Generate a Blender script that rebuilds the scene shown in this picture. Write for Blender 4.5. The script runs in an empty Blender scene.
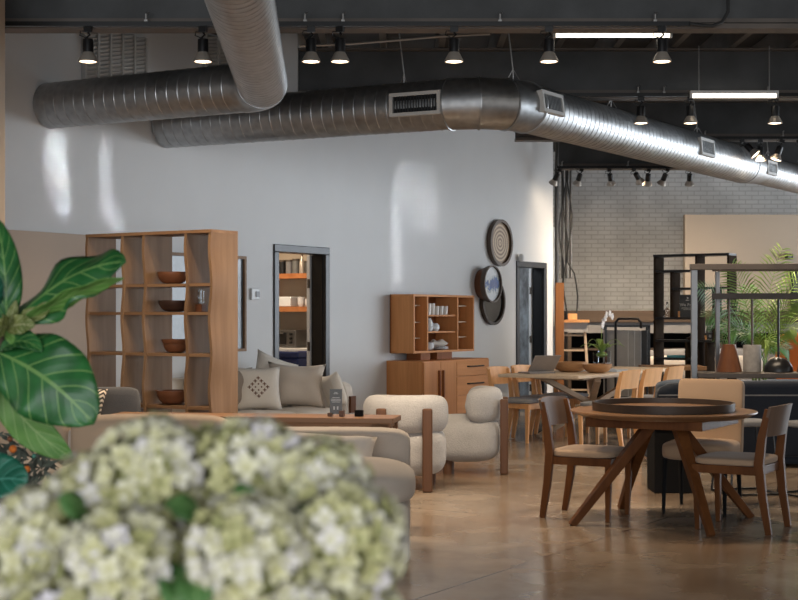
import bpy, bmesh, math, random
from mathutils import Vector, Matrix, Euler, noise
R = math.radians
PI = math.pi
C = bpy.context.scene.collection
F, HZ, CH = 1400.0, 315.0, 1.40            # focal length in px, horizon row, eye height
rnd = random.Random(7)

def P(px, py, Y):
    return Vector(((px - 399) / F * Y, Y, CH + (HZ - py) / F * Y))

# ------------------------------------------------------------------ materials
def new_mat(name):
    m = bpy.data.materials.new(name); m.use_nodes = True
    nt = m.node_tree; b = nt.nodes['Principled BSDF']
    return m, nt, b

def nd(nt, t, **kw):
    n = nt.nodes.new(t)
    for k, v in kw.items():
        if hasattr(n, k): setattr(n, k, v)
        else: n.inputs[k.replace('_', ' ')].default_value = v
    return n

def ramp(nt, fac, stops):
    r = nt.nodes.new('ShaderNodeValToRGB')
    el = r.color_ramp.elements
    while len(el) < len(stops): el.new(0.5)
    for e, (p, c) in zip(el, stops):
        e.position = p; e.color = (c[0], c[1], c[2], 1)
    nt.links.new(fac, r.inputs[0])
    return r.outputs[0]

def coords(nt, scale=(1, 1, 1), rot=(0, 0, 0), kind='Object'):
    tc = nt.nodes.new('ShaderNodeTexCoord'); mp = nt.nodes.new('ShaderNodeMapping')
    mp.inputs['Scale'].default_value = scale; mp.inputs['Rotation'].default_value = rot
    nt.links.new(tc.outputs[kind], mp.inputs[0])
    return mp.outputs[0]

def bump(nt, b, height, strength, dist=0.01):
    bp = nt.nodes.new('ShaderNodeBump'); bp.inputs['Strength'].default_value = strength
    bp.inputs['Distance'].default_value = dist
    nt.links.new(height, bp.inputs['Height']); nt.links.new(bp.outputs[0], b.inputs['Normal'])

def plain(name, col, rough=0.5, metal=0.0, noise_amt=0.06, nscale=8, bmp=0.0, bscale=60, spec=0.5, coat=0.0):
    m, nt, b = new_mat(name)
    v = coords(nt)
    n = nd(nt, 'ShaderNodeTexNoise', Scale=nscale, Detail=4.0)
    nt.links.new(v, n.inputs['Vector'])
    lo = [max(0, c * (1 - noise_amt)) for c in col]; hi = [min(1, c * (1 + noise_amt)) for c in col]
    nt.links.new(ramp(nt, n.outputs[0], [(0.3, lo), (0.7, hi)]), b.inputs['Base Color'])
    b.inputs['Roughness'].default_value = rough; b.inputs['Metallic'].default_value = metal
    b.inputs['Specular IOR Level'].default_value = spec
    b.inputs['Coat Weight'].default_value = coat
    if bmp:
        n2 = nd(nt, 'ShaderNodeTexNoise', Scale=bscale, Detail=3.0)
        nt.links.new(v, n2.inputs['Vector'])
        bump(nt, b, n2.outputs[0], bmp)
    return m

def wood(name, c1, c2, axis=2, rough=0.5, sc=14.0, spec=0.22):
    m, nt, b = new_mat(name)
    s = [sc, sc, sc]; s[axis] = sc * 0.07
    v = coords(nt, tuple(s))
    n = nd(nt, 'ShaderNodeTexNoise', Scale=1.0, Detail=6.0, Roughness=0.6, Distortion=0.6)
    nt.links.new(v, n.inputs['Vector'])
    s2 = [3.0] * 3; s2[axis] = 0.4
    v2 = coords(nt, tuple(s2))
    n2 = nd(nt, 'ShaderNodeTexNoise', Scale=1.0, Detail=2.0)
    nt.links.new(v2, n2.inputs['Vector'])
    mx = nd(nt, 'ShaderNodeMath', operation='ADD'); ms = nd(nt, 'ShaderNodeMath', operation='MULTIPLY')
    ms.inputs[1].default_value = 0.5
    nt.links.new(n.outputs[0], mx.inputs[0]); nt.links.new(n2.outputs[0], mx.inputs[1]); nt.links.new(mx.outputs[0], ms.inputs[0])
    nt.links.new(ramp(nt, ms.outputs[0], [(0.36, c1), (0.64, c2)]), b.inputs['Base Color'])
    b.inputs['Roughness'].default_value = rough; b.inputs['Specular IOR Level'].default_value = spec
    bump(nt, b, n.outputs[0], 0.08, 0.004)
    return m

def fabric(name, c, amt=0.1, scale=220, strength=0.35, rough=0.95):
    m, nt, b = new_mat(name)
    v = coords(nt)
    n = nd(nt, 'ShaderNodeTexNoise', Scale=scale, Detail=3.0); nt.links.new(v, n.inputs['Vector'])
    n3 = nd(nt, 'ShaderNodeTexNoise', Scale=5.0, Detail=2.0); nt.links.new(v, n3.inputs['Vector'])
    ad = nd(nt, 'ShaderNodeMath', operation='MULTIPLY_ADD'); ad.inputs[1].default_value = 0.5
    hf = nd(nt, 'ShaderNodeMath', operation='MULTIPLY'); hf.inputs[1].default_value = 0.5
    nt.links.new(n3.outputs[0], hf.inputs[0]); nt.links.new(n.outputs[0], ad.inputs[0]); nt.links.new(hf.outputs[0], ad.inputs[2])
    nt.links.new(ramp(nt, ad.outputs[0], [(0.3, [x * (1 - amt) for x in c]), (0.7, [min(1, x * (1 + amt)) for x in c])]), b.inputs['Base Color'])
    b.inputs['Roughness'].default_value = rough; b.inputs['Specular IOR Level'].default_value = 0.15
    b.inputs['Sheen Weight'].default_value = 0.15
    bump(nt, b, n.outputs[0], strength, 0.006)
    return m

def emis(name, col, strength):
    m, nt, b = new_mat(name)
    b.inputs['Base Color'].default_value = (*col, 1)
    b.inputs['Emission Color'].default_value = (*col, 1); b.inputs['Emission Strength'].default_value = strength
    return m

def glass(name, col=(0.95, 0.98, 1.0), rough=0.02, alpha=0.0):
    m, nt, b = new_mat(name)
    b.inputs['Base Color'].default_value = (*col, 1); b.inputs['Roughness'].default_value = rough
    b.inputs['Transmission Weight'].default_value = 1.0; b.inputs['IOR'].default_value = 1.3
    return m

M = {}
TH = R(57.5)                                   # bearing of the long white wall
def concrete():
    m, nt, b = new_mat('polished_concrete')
    tc = nt.nodes.new('ShaderNodeTexCoord')
    n1 = nd(nt, 'ShaderNodeTexNoise', Scale=0.45, Detail=5.0, Roughness=0.55, Distortion=0.2)
    n2 = nd(nt, 'ShaderNodeTexNoise', Scale=2.0, Detail=6.0, Roughness=0.6, Distortion=0.1)
    n3 = nd(nt, 'ShaderNodeTexNoise', Scale=45.0, Detail=3.0)
    for n in (n1, n2, n3): nt.links.new(tc.outputs['Object'], n.inputs['Vector'])
    c1 = ramp(nt, n1.outputs[0], [(0.33, (0.20, 0.128, 0.08)), (0.5, (0.29, 0.222, 0.162)), (0.68, (0.36, 0.305, 0.25))])
    c2 = ramp(nt, n2.outputs[0], [(0.3, (0.55, 0.50, 0.46)), (0.55, (0.92, 0.92, 0.92)), (0.75, (1.1, 1.08, 1.06))])
    mul = nt.nodes.new('ShaderNodeMix'); mul.data_type = 'RGBA'; mul.blend_type = 'MULTIPLY'; mul.inputs[0].default_value = 0.75
    nt.links.new(c1, mul.inputs[6]); nt.links.new(c2, mul.inputs[7])
    # saw-cut joints, on the grid of the long wall
    mp = nt.nodes.new('ShaderNodeMapping'); mp.vector_type = 'POINT'
    mp.inputs['Rotation'].default_value = (0, 0, -TH)
    nt.links.new(tc.outputs['Object'], mp.inputs[0])
    sx = nt.nodes.new('ShaderNodeSeparateXYZ'); nt.links.new(mp.outputs[0], sx.inputs[0])
    outs = []
    for comp, off in (('X', 1.3), ('Y', off_v)):
        a = nd(nt, 'ShaderNodeMath', operation='SUBTRACT'); a.inputs[1].default_value = off
        d = nd(nt, 'ShaderNodeMath', operation='PINGPONG'); d.inputs[1].default_value = 1.83
        l = nd(nt, 'ShaderNodeMath', operation='LESS_THAN'); l.inputs[1].default_value = 0.006
        nt.links.new(sx.outputs[comp], a.inputs[0]); nt.links.new(a.outputs[0], d.inputs[0]); nt.links.new(d.outputs[0], l.inputs[0])
        outs.append(l.outputs[0])
    mxx = nd(nt, 'ShaderNodeMath', operation='MAXIMUM'); nt.links.new(outs[0], mxx.inputs[0]); nt.links.new(outs[1], mxx.inputs[1])
    jm = nt.nodes.new('ShaderNodeMix'); jm.data_type = 'RGBA'
    nt.links.new(mxx.outputs[0], jm.inputs[0]); nt.links.new(mul.outputs[2], jm.inputs[6]); jm.inputs[7].default_value = (0.05, 0.03, 0.02, 1)
    nt.links.new(jm.outputs[2], b.inputs['Base Color'])
    rr = ramp(nt, n2.outputs[0], [(0.3, (0.15,) * 3), (0.7, (0.27,) * 3)])
    nt.links.new(rr, b.inputs['Roughness']); b.inputs['Specular IOR Level'].default_value = 0.5
    bump(nt, b, n3.outputs[0], 0.02, 0.003)
    return m
_j = Vector((0.49, 7.54))
off_v = -_j.x * math.sin(TH) + _j.y * math.cos(TH)
M['concrete'] = concrete()

def brick():
    m, nt, b = new_mat('painted_brick')
    v = coords(nt, (1, 1, 1), (R(90), 0, 0))
    bt = nd(nt, 'ShaderNodeTexBrick', Scale=1.0)
    bt.inputs['Color1'].default_value = (0.70, 0.71, 0.72, 1); bt.inputs['Color2'].default_value = (0.65, 0.66, 0.67, 1)
    bt.inputs['Mortar'].default_value = (0.52, 0.52, 0.52, 1); bt.inputs['Mortar Size'].default_value = 0.009
    bt.inputs['Brick Width'].default_value = 0.22; bt.inputs['Row Height'].default_value = 0.075
    nt.links.new(v, bt.inputs['Vector'])
    n = nd(nt, 'ShaderNodeTexNoise', Scale=1.6, Detail=6.0); nt.links.new(v, n.inputs['Vector'])
    mul = nt.nodes.new('ShaderNodeMix'); mul.data_type = 'RGBA'; mul.blend_type = 'MULTIPLY'; mul.inputs[0].default_value = 1
    nt.links.new(bt.outputs[0], mul.inputs[6]); nt.links.new(ramp(nt, n.outputs[0], [(0.3, (0.75, 0.74, 0.72)), (0.7, (1.05, 1.03, 1.0))]), mul.inputs[7])
    nt.links.new(mul.outputs[2], b.inputs['Base Color']); b.inputs['Roughness'].default_value = 0.8
    bump(nt, b, bt.outputs[1], -0.4, 0.02)
    return m
M['brick'] = brick()

def galv():
    m, nt, b = new_mat('galvanised_steel')
    v = coords(nt)
    n = nd(nt, 'ShaderNodeTexVoronoi', Scale=16.0); nt.links.new(v, n.inputs['Vector'])
    n2 = nd(nt, 'ShaderNodeTexNoise', Scale=4.0, Detail=4.0); nt.links.new(v, n2.inputs['Vector'])
    nt.links.new(ramp(nt, n.outputs['Distance'], [(0.0, (0.33, 0.335, 0.34)), (0.8, (0.43, 0.435, 0.44))]), b.inputs['Base Color'])
    b.inputs['Metallic'].default_value = 0.95
    nt.links.new(ramp(nt, n2.outputs[0], [(0.3, (0.34,) * 3), (0.7, (0.48,) * 3)]), b.inputs['Roughness'])
    return m
M['galv'] = galv()

def leafmat(name, dark, light, vein, rough=0.35):
    m, nt, b = new_mat(name)
    uv = nt.nodes.new('ShaderNodeUVMap'); sx = nt.nodes.new('ShaderNodeSeparateXYZ'); nt.links.new(uv.outputs[0], sx.inputs[0])
    ab = nd(nt, 'ShaderNodeMath', operation='ABSOLUTE'); nt.links.new(sx.outputs['Y'], ab.inputs[0])
    k = nd(nt, 'ShaderNodeMath', operation='MULTIPLY_ADD'); k.inputs[1].default_value = -0.28; nt.links.new(ab.outputs[0], k.inputs[0]); nt.links.new(sx.outputs['X'], k.inputs[2])
    pp = nd(nt, 'ShaderNodeMath', operation='PINGPONG'); pp.inputs[1].default_value = 0.075; nt.links.new(k.outputs[0], pp.inputs[0])
    l1 = nd(nt, 'ShaderNodeMath', operation='LESS_THAN'); l1.inputs[1].default_value = 0.007; nt.links.new(pp.outputs[0], l1.inputs[0])
    l2 = nd(nt, 'ShaderNodeMath', operation='LESS_THAN'); l2.inputs[1].default_value = 0.045; nt.links.new(ab.outputs[0], l2.inputs[0])
    mxn = nd(nt, 'ShaderNodeMath', operation='MAXIMUM'); nt.links.new(l1.outputs[0], mxn.inputs[0]); nt.links.new(l2.outputs[0], mxn.inputs[1])
    v = coords(nt); n = nd(nt, 'ShaderNodeTexNoise', Scale=12.0, Detail=4.0); nt.links.new(v, n.inputs['Vector'])
    c = ramp(nt, n.outputs[0], [(0.3, dark), (0.72, light)])
    mix = nt.nodes.new('ShaderNodeMix'); mix.data_type = 'RGBA'
    nt.links.new(mxn.outputs[0], mix.inputs[0]); nt.links.new(c, mix.inputs[6]); mix.inputs[7].default_value = (*vein, 1)
    nt.links.new(mix.outputs[2], b.inputs['Base Color']); b.inputs['Roughness'].default_value = rough + 0.08; b.inputs['Specular IOR Level'].default_value = 0.35
    bump(nt, b, pp.outputs[0], 0.5, 0.03)
    return m

def petalmat():
    m, nt, b = new_mat('hydrangea_petal')
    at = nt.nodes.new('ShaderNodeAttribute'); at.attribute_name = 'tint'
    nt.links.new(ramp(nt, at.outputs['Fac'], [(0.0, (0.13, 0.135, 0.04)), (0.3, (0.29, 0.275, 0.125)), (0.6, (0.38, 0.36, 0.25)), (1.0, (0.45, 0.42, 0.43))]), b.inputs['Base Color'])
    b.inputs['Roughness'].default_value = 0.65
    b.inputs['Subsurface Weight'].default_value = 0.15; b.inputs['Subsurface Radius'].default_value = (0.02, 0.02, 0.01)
    return m

M['wall_white'] = plain('white_plaster', (0.67, 0.67, 0.668), 0.8, 0, 0.02, 2, 0.03, 120, 0.3)
M['wall_lower'] = plain('grey_beige', (0.47, 0.375, 0.30), 0.75, 0, 0.03, 2)
M['pillar'] = plain('tan_paint', (0.42, 0.33, 0.25), 0.7, 0, 0.03, 2)
M['drywall'] = plain('cream_drywall', (0.44, 0.36, 0.28), 0.8, 0, 0.03, 1.0)
M['beam'] = plain('dark_grey_beam', (0.055, 0.057, 0.059), 0.6, 0.0, 0.3, 3, 0.1, 40)
M['flange'] = plain('grey_brown_steel', (0.12, 0.10, 0.085), 0.6, 0.1, 0.2, 4)
M['deck'] = plain('dark_roof_deck', (0.03, 0.03, 0.03), 0.8, 0, 0.3, 2)
M['joist'] = plain('joist_grey', (0.13, 0.12, 0.112), 0.7, 0, 0.2, 3)
M['louver'] = plain('louver_paint', (0.50, 0.49, 0.47), 0.6)
M['black'] = plain('satin_black', (0.012, 0.012, 0.013), 0.35, 0.2)
M['blackmatte'] = plain('matte_black', (0.004, 0.004, 0.0045), 0.8, spec=0.2)
M['frame_metal'] = plain('dark_metal_frame', (0.035, 0.035, 0.037), 0.34, 0.35, 0.2)
M['bronze'] = plain('bronze_bar', (0.085, 0.068, 0.057), 0.5, 0.4, 0.15)
M['steel'] = plain('brushed_steel', (0.17, 0.17, 0.172), 0.35, 0.9, 0.05)
M['bulb'] = plain('lamp_reflector', (0.42, 0.37, 0.32), 0.3, 0.35, 0.05)
M['lens'] = emis('lamp_lens', (1.0, 0.80, 0.55), 5)
M['tube'] = emis('fluorescent_tube', (1.0, 0.90, 0.74), 3)
M['ceramic'] = plain('white_ceramic', (0.62, 0.64, 0.66), 0.2, 0, 0.02)
M['plastic_white'] = plain('white_plastic', (0.6, 0.6, 0.6), 0.4)
M['plastic_grey'] = plain('grey_plastic', (0.16, 0.16, 0.17), 0.4)
M['glass'] = glass('clear_glass')
M['oak'] = wood('oak_bookcase', (0.155, 0.085, 0.043), (0.245, 0.148, 0.082), 2, 0.5)
M['oakH'] = wood('oak_shelf', (0.17, 0.09, 0.045), (0.27, 0.158, 0.084), 0, 0.5)
M['cherry'] = wood('cherry_wood', (0.48, 0.195, 0.065), (0.66, 0.30, 0.115), 2, 0.42)
M['cherryH'] = wood('cherry_wood_across', (0.48, 0.195, 0.065), (0.68, 0.31, 0.12), 0, 0.42)
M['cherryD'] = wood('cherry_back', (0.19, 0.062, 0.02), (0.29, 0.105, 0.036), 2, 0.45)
M['walnut'] = wood('walnut', (0.068, 0.023, 0.007), (0.138, 0.052, 0.017), 2, 0.42, spec=0.12)
M['walnutH'] = wood('walnut_top', (0.13, 0.062, 0.028), (0.24, 0.125, 0.06), 0, 0.33)
M['walnutP'] = wood('walnut_post', (0.085, 0.040, 0.022), (0.15, 0.075, 0.042), 2, 0.4)
M['tray'] = wood('dark_tray', (0.035, 0.022, 0.015), (0.06, 0.04, 0.028), 0, 0.4)
M['ply'] = wood('grey_walnut_back', (0.085, 0.052, 0.036), (0.145, 0.093, 0.066), 2, 0.5)
M['pale'] = wood('bleached_oak', (0.48, 0.36, 0.25), (0.64, 0.51, 0.375), 0, 0.5)
M['honey'] = wood('honey_oak', (0.56, 0.26, 0.10), (0.76, 0.42, 0.19), 2, 0.45)
M['bowlwood'] = wood('olive_bowl', (0.26, 0.12, 0.05), (0.48, 0.27, 0.13), 0, 0.4)
M['bowlred'] = wood('red_bowl', (0.11, 0.04, 0.018), (0.19, 0.075, 0.035), 0, 0.35)
M['bowldark'] = wood('dark_bowl', (0.028, 0.014, 0.010), (0.055, 0.028, 0.02), 0, 0.35)
M['console'] = wood('console_wood', (0.17, 0.085, 0.042), (0.27, 0.145, 0.078), 0, 0.35)
M['conetop'] = wood('cone_wood', (0.085, 0.032, 0.015), (0.15, 0.06, 0.028), 2, 0.35)
M['darkcounter'] = wood('dark_counter', (0.06, 0.04, 0.028), (0.10, 0.07, 0.05), 0, 0.6)
M['boucle'] = fabric('boucle', (0.47, 0.455, 0.44), 0.13, 90, 0.9)
M['linen'] = fabric('linen_beige', (0.41, 0.35, 0.295), 0.08, 240, 0.3)
M['linenwarm'] = fabric('linen_warm_lit', (0.42, 0.31, 0.215), 0.06, 240, 0.3)  # sofa linen with the warm light on the back cushions put into its colour
M['sofawhite'] = fabric('sofa_offwhite', (0.62, 0.575, 0.52), 0.06, 240, 0.25)
M['pillow'] = fabric('pillow_linen', (0.54, 0.475, 0.41), 0.07, 240, 0.3)
M['pillowlight'] = fabric('pillow_pale', (0.66, 0.62, 0.56), 0.06, 240, 0.3)
M['pillowbrown'] = fabric('pillow_taupe', (0.26, 0.215, 0.175), 0.08, 240, 0.3)
M['greyfab'] = fabric('grey_fabric', (0.085, 0.083, 0.085), 0.2, 160, 0.5)
M['greyseat'] = fabric('grey_seat', (0.22, 0.215, 0.215), 0.08, 240, 0.3)
M['tanseat'] = fabric('tan_seat', (0.34, 0.235, 0.155), 0.08, 240, 0.25)
M['tanchair'] = fabric('tan_chair', (0.37, 0.25, 0.16), 0.06, 260, 0.25)
M['navy'] = fabric('navy_velvet', (0.018, 0.023, 0.034), 0.2, 200, 0.3, 0.7)
M['navylit'] = fabric('navy_top_lit', (0.05, 0.068, 0.095), 0.2, 200, 0.3, 0.6)  # same velvet, bluish daylight on the cushion tops painted in as a lighter tone
M['bluebin'] = plain('blue_plastic', (0.016, 0.032, 0.13), 0.45)
M['greyboard'] = plain('grey_board', (0.40, 0.385, 0.37), 0.7, 0, 0.12, 4)
M['concrete_grey'] = plain('concrete_grey', (0.24, 0.225, 0.21), 0.8, 0, 0.15, 20)
M['timber'] = wood('orange_timber', (0.27, 0.105, 0.035), (0.40, 0.175, 0.065), 2, 0.5)
M['fascia'] = plain('grey_fascia', (0.20, 0.19, 0.185), 0.7)
M['darkboard'] = plain('charcoal_board', (0.07, 0.07, 0.072), 0.7, 0, 0.15, 4)
M['signgrey'] = plain('grey_card', (0.12, 0.125, 0.125), 0.5, 0, 0.12, 10)
M['signdark'] = plain('slate_card', (0.05, 0.055, 0.06), 0.35, 0, 0.2, 10)
M['ink'] = plain('pale_print', (0.55, 0.55, 0.54), 0.6)
M['orange'] = plain('orange_cloth', (0.55, 0.16, 0.03), 0.7)
M['pantrywall'] = plain('pantry_wall', (0.40, 0.34, 0.27), 0.8, 0, 0.04)
M['pantryoak'] = wood('pantry_shelf', (0.28, 0.10, 0.035), (0.40, 0.16, 0.06), 0, 0.5)
M['leaf'] = leafmat('fig_leaf', (0.008, 0.050, 0.012), (0.024, 0.12, 0.03), (0.11, 0.21, 0.06), 0.3)
M['leafunder'] = leafmat('fig_leaf_under', (0.05, 0.14, 0.02), (0.11, 0.22, 0.05), (0.16, 0.25, 0.08), 0.5)
M['leafteal'] = leafmat('fig_leaf_teal', (0.008, 0.060, 0.035), (0.018, 0.12, 0.075), (0.05, 0.18, 0.13), 0.25)
M['leafyoung'] = leafmat('fig_leaf_young', (0.06, 0.09, 0.018), (0.16, 0.17, 0.05), (0.30, 0.30, 0.16), 0.5)
M['bark'] = plain('bark', (0.06, 0.04, 0.025), 0.9, 0, 0.3, 20, 0.5)
M['terracotta'] = plain('grey_planter', (0.16, 0.15, 0.14), 0.8)
M['petal'] = petalmat()
M['hleaf'] = leafmat('hydrangea_leaf', (0.020, 0.065, 0.012), (0.05, 0.13, 0.03), (0.12, 0.20, 0.07), 0.5)
M['palm'] = plain('palm_green', (0.19, 0.29, 0.06), 0.5, 0, 0.4, 3)
M['palmdark'] = plain('palm_dark_green', (0.06, 0.15, 0.03), 0.45, 0, 0.4, 3)
M['stem'] = plain('stem_green', (0.14, 0.20, 0.05), 0.6)
M['darkleaf'] = plain('dusky_foliage', (0.075, 0.085, 0.065), 0.6, 0, 0.5, 30)
M['orangebloom'] = plain('orange_bloom', (0.62, 0.16, 0.02), 0.7, 0, 0.2, 60, 0.6, 200)
M['orchid'] = plain('orchid_white', (0.72, 0.70, 0.70), 0.6)
M['cable'] = plain('cable_black', (0.02, 0.02, 0.02), 0.6)
M['conduit'] = plain('conduit_grey', (0.10, 0.095, 0.09), 0.45, 0.6)
M['wire'] = plain('steel_wire', (0.35, 0.34, 0.33), 0.4, 0.8)
M['laptop'] = plain('laptop_silver', (0.30, 0.28, 0.27), 0.35, 0.6)
M['paper'] = plain('paper_blue_grey', (0.36, 0.40, 0.46), 0.8, 0, 0.15, 20)
M['bluebook'] = plain('teal_book', (0.05, 0.22, 0.27), 0.5)

# frosted / mottled panel seen through the second doorway
def mottled():
    m, nt, b = new_mat('mottled_blue_grey')
    v = coords(nt, (3.0, 3.0, 1.4)); n = nd(nt, 'ShaderNodeTexNoise', Scale=2.2, Detail=6.0, Roughness=0.65); nt.links.new(v, n.inputs['Vector'])
    nt.links.new(ramp(nt, n.outputs[0], [(0.36, (0.10, 0.10, 0.105)), (0.5, (0.20, 0.215, 0.23)), (0.65, (0.30, 0.34, 0.37))]), b.inputs['Base Color'])
    b.inputs['Roughness'].default_value = 0.35
    return m
M['mottled'] = mottled()

M['mirror'] = plain('mirror_glass', (0.13, 0.15, 0.17), 0.12, 0.0, 0.4, 3)

def disc_mat(kind):
    m, nt, b = new_mat('disc_' + kind)
    v = coords(nt)
    if kind == 'gold':
        mp = coords(nt, (1, 0.0, 1)); w = nd(nt, 'ShaderNodeTexWave', wave_type='RINGS', rings_direction='SPHERICAL', Scale=6.0, Distortion=1.0)
        nt.links.new(mp, w.inputs['Vector'])
        nt.links.new(ramp(nt, w.outputs[0], [(0.35, (0.20, 0.12, 0.065)), (0.65, (0.50, 0.36, 0.22))]), b.inputs['Base Color'])
        b.inputs['Roughness'].default_value = 0.4
    else:
        n = nd(nt, 'ShaderNodeTexNoise', Scale=7.0, Detail=7.0, Roughness=0.8); nt.links.new(coords(nt, (1.6, 1, 0.7)), n.inputs['Vector'])
        sx = nt.nodes.new('ShaderNodeSeparateXYZ'); nt.links.new(v, sx.inputs[0])
        ab = nd(nt, 'ShaderNodeMath', operation='ABSOLUTE'); nt.links.new(sx.outputs['Z'], ab.inputs[0])
        ma = nd(nt, 'ShaderNodeMath', operation='MULTIPLY_ADD'); ma.inputs[1].default_value = -1.3; nt.links.new(ab.outputs[0], ma.inputs[0]); nt.links.new(n.outputs[0], ma.inputs[2])
        nt.links.new(ramp(nt, ma.outputs[0], [(0.34, (0.60, 0.63, 0.66)), (0.40, (0.45, 0.5, 0.45)), (0.43, (0.03, 0.09, 0.30)), (0.6, (0.02, 0.06, 0.22))]), b.inputs['Base Color'])
        b.inputs['Roughness'].default_value = 0.25
    return m
M['discgold'] = disc_mat('gold'); M['discblue'] = disc_mat('blue')
def zig():
    m, nt, b = new_mat('zigzag_cloth')
    w = nd(nt, 'ShaderNodeTexWave', wave_type='BANDS', bands_direction='Z', wave_profile='TRI', Scale=9.0, Distortion=0)
    v = coords(nt); sx = nt.nodes.new('ShaderNodeSeparateXYZ'); nt.links.new(v, sx.inputs[0])
    pp = nd(nt, 'ShaderNodeMath', operation='PINGPONG'); pp.inputs[1].default_value = 0.05; nt.links.new(sx.outputs['X'], pp.inputs[0])
    ad = nd(nt, 'ShaderNodeMath', operation='ADD'); nt.links.new(sx.outputs['Z'], ad.inputs[0]); nt.links.new(pp.outputs[0], ad.inputs[1])
    cb = nt.nodes.new('ShaderNodeCombineXYZ'); nt.links.new(ad.outputs[0], cb.inputs['Z']); nt.links.new(cb.outputs[0], w.inputs['Vector'])
    nt.links.new(ramp(nt, w.outputs[0], [(0.45, (0.05, 0.04, 0.035)), (0.55, (0.55, 0.46, 0.36))]), b.inputs['Base Color'])
    b.inputs['Roughness'].default_value = 0.9
    return m
M['zig'] = zig()

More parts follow.
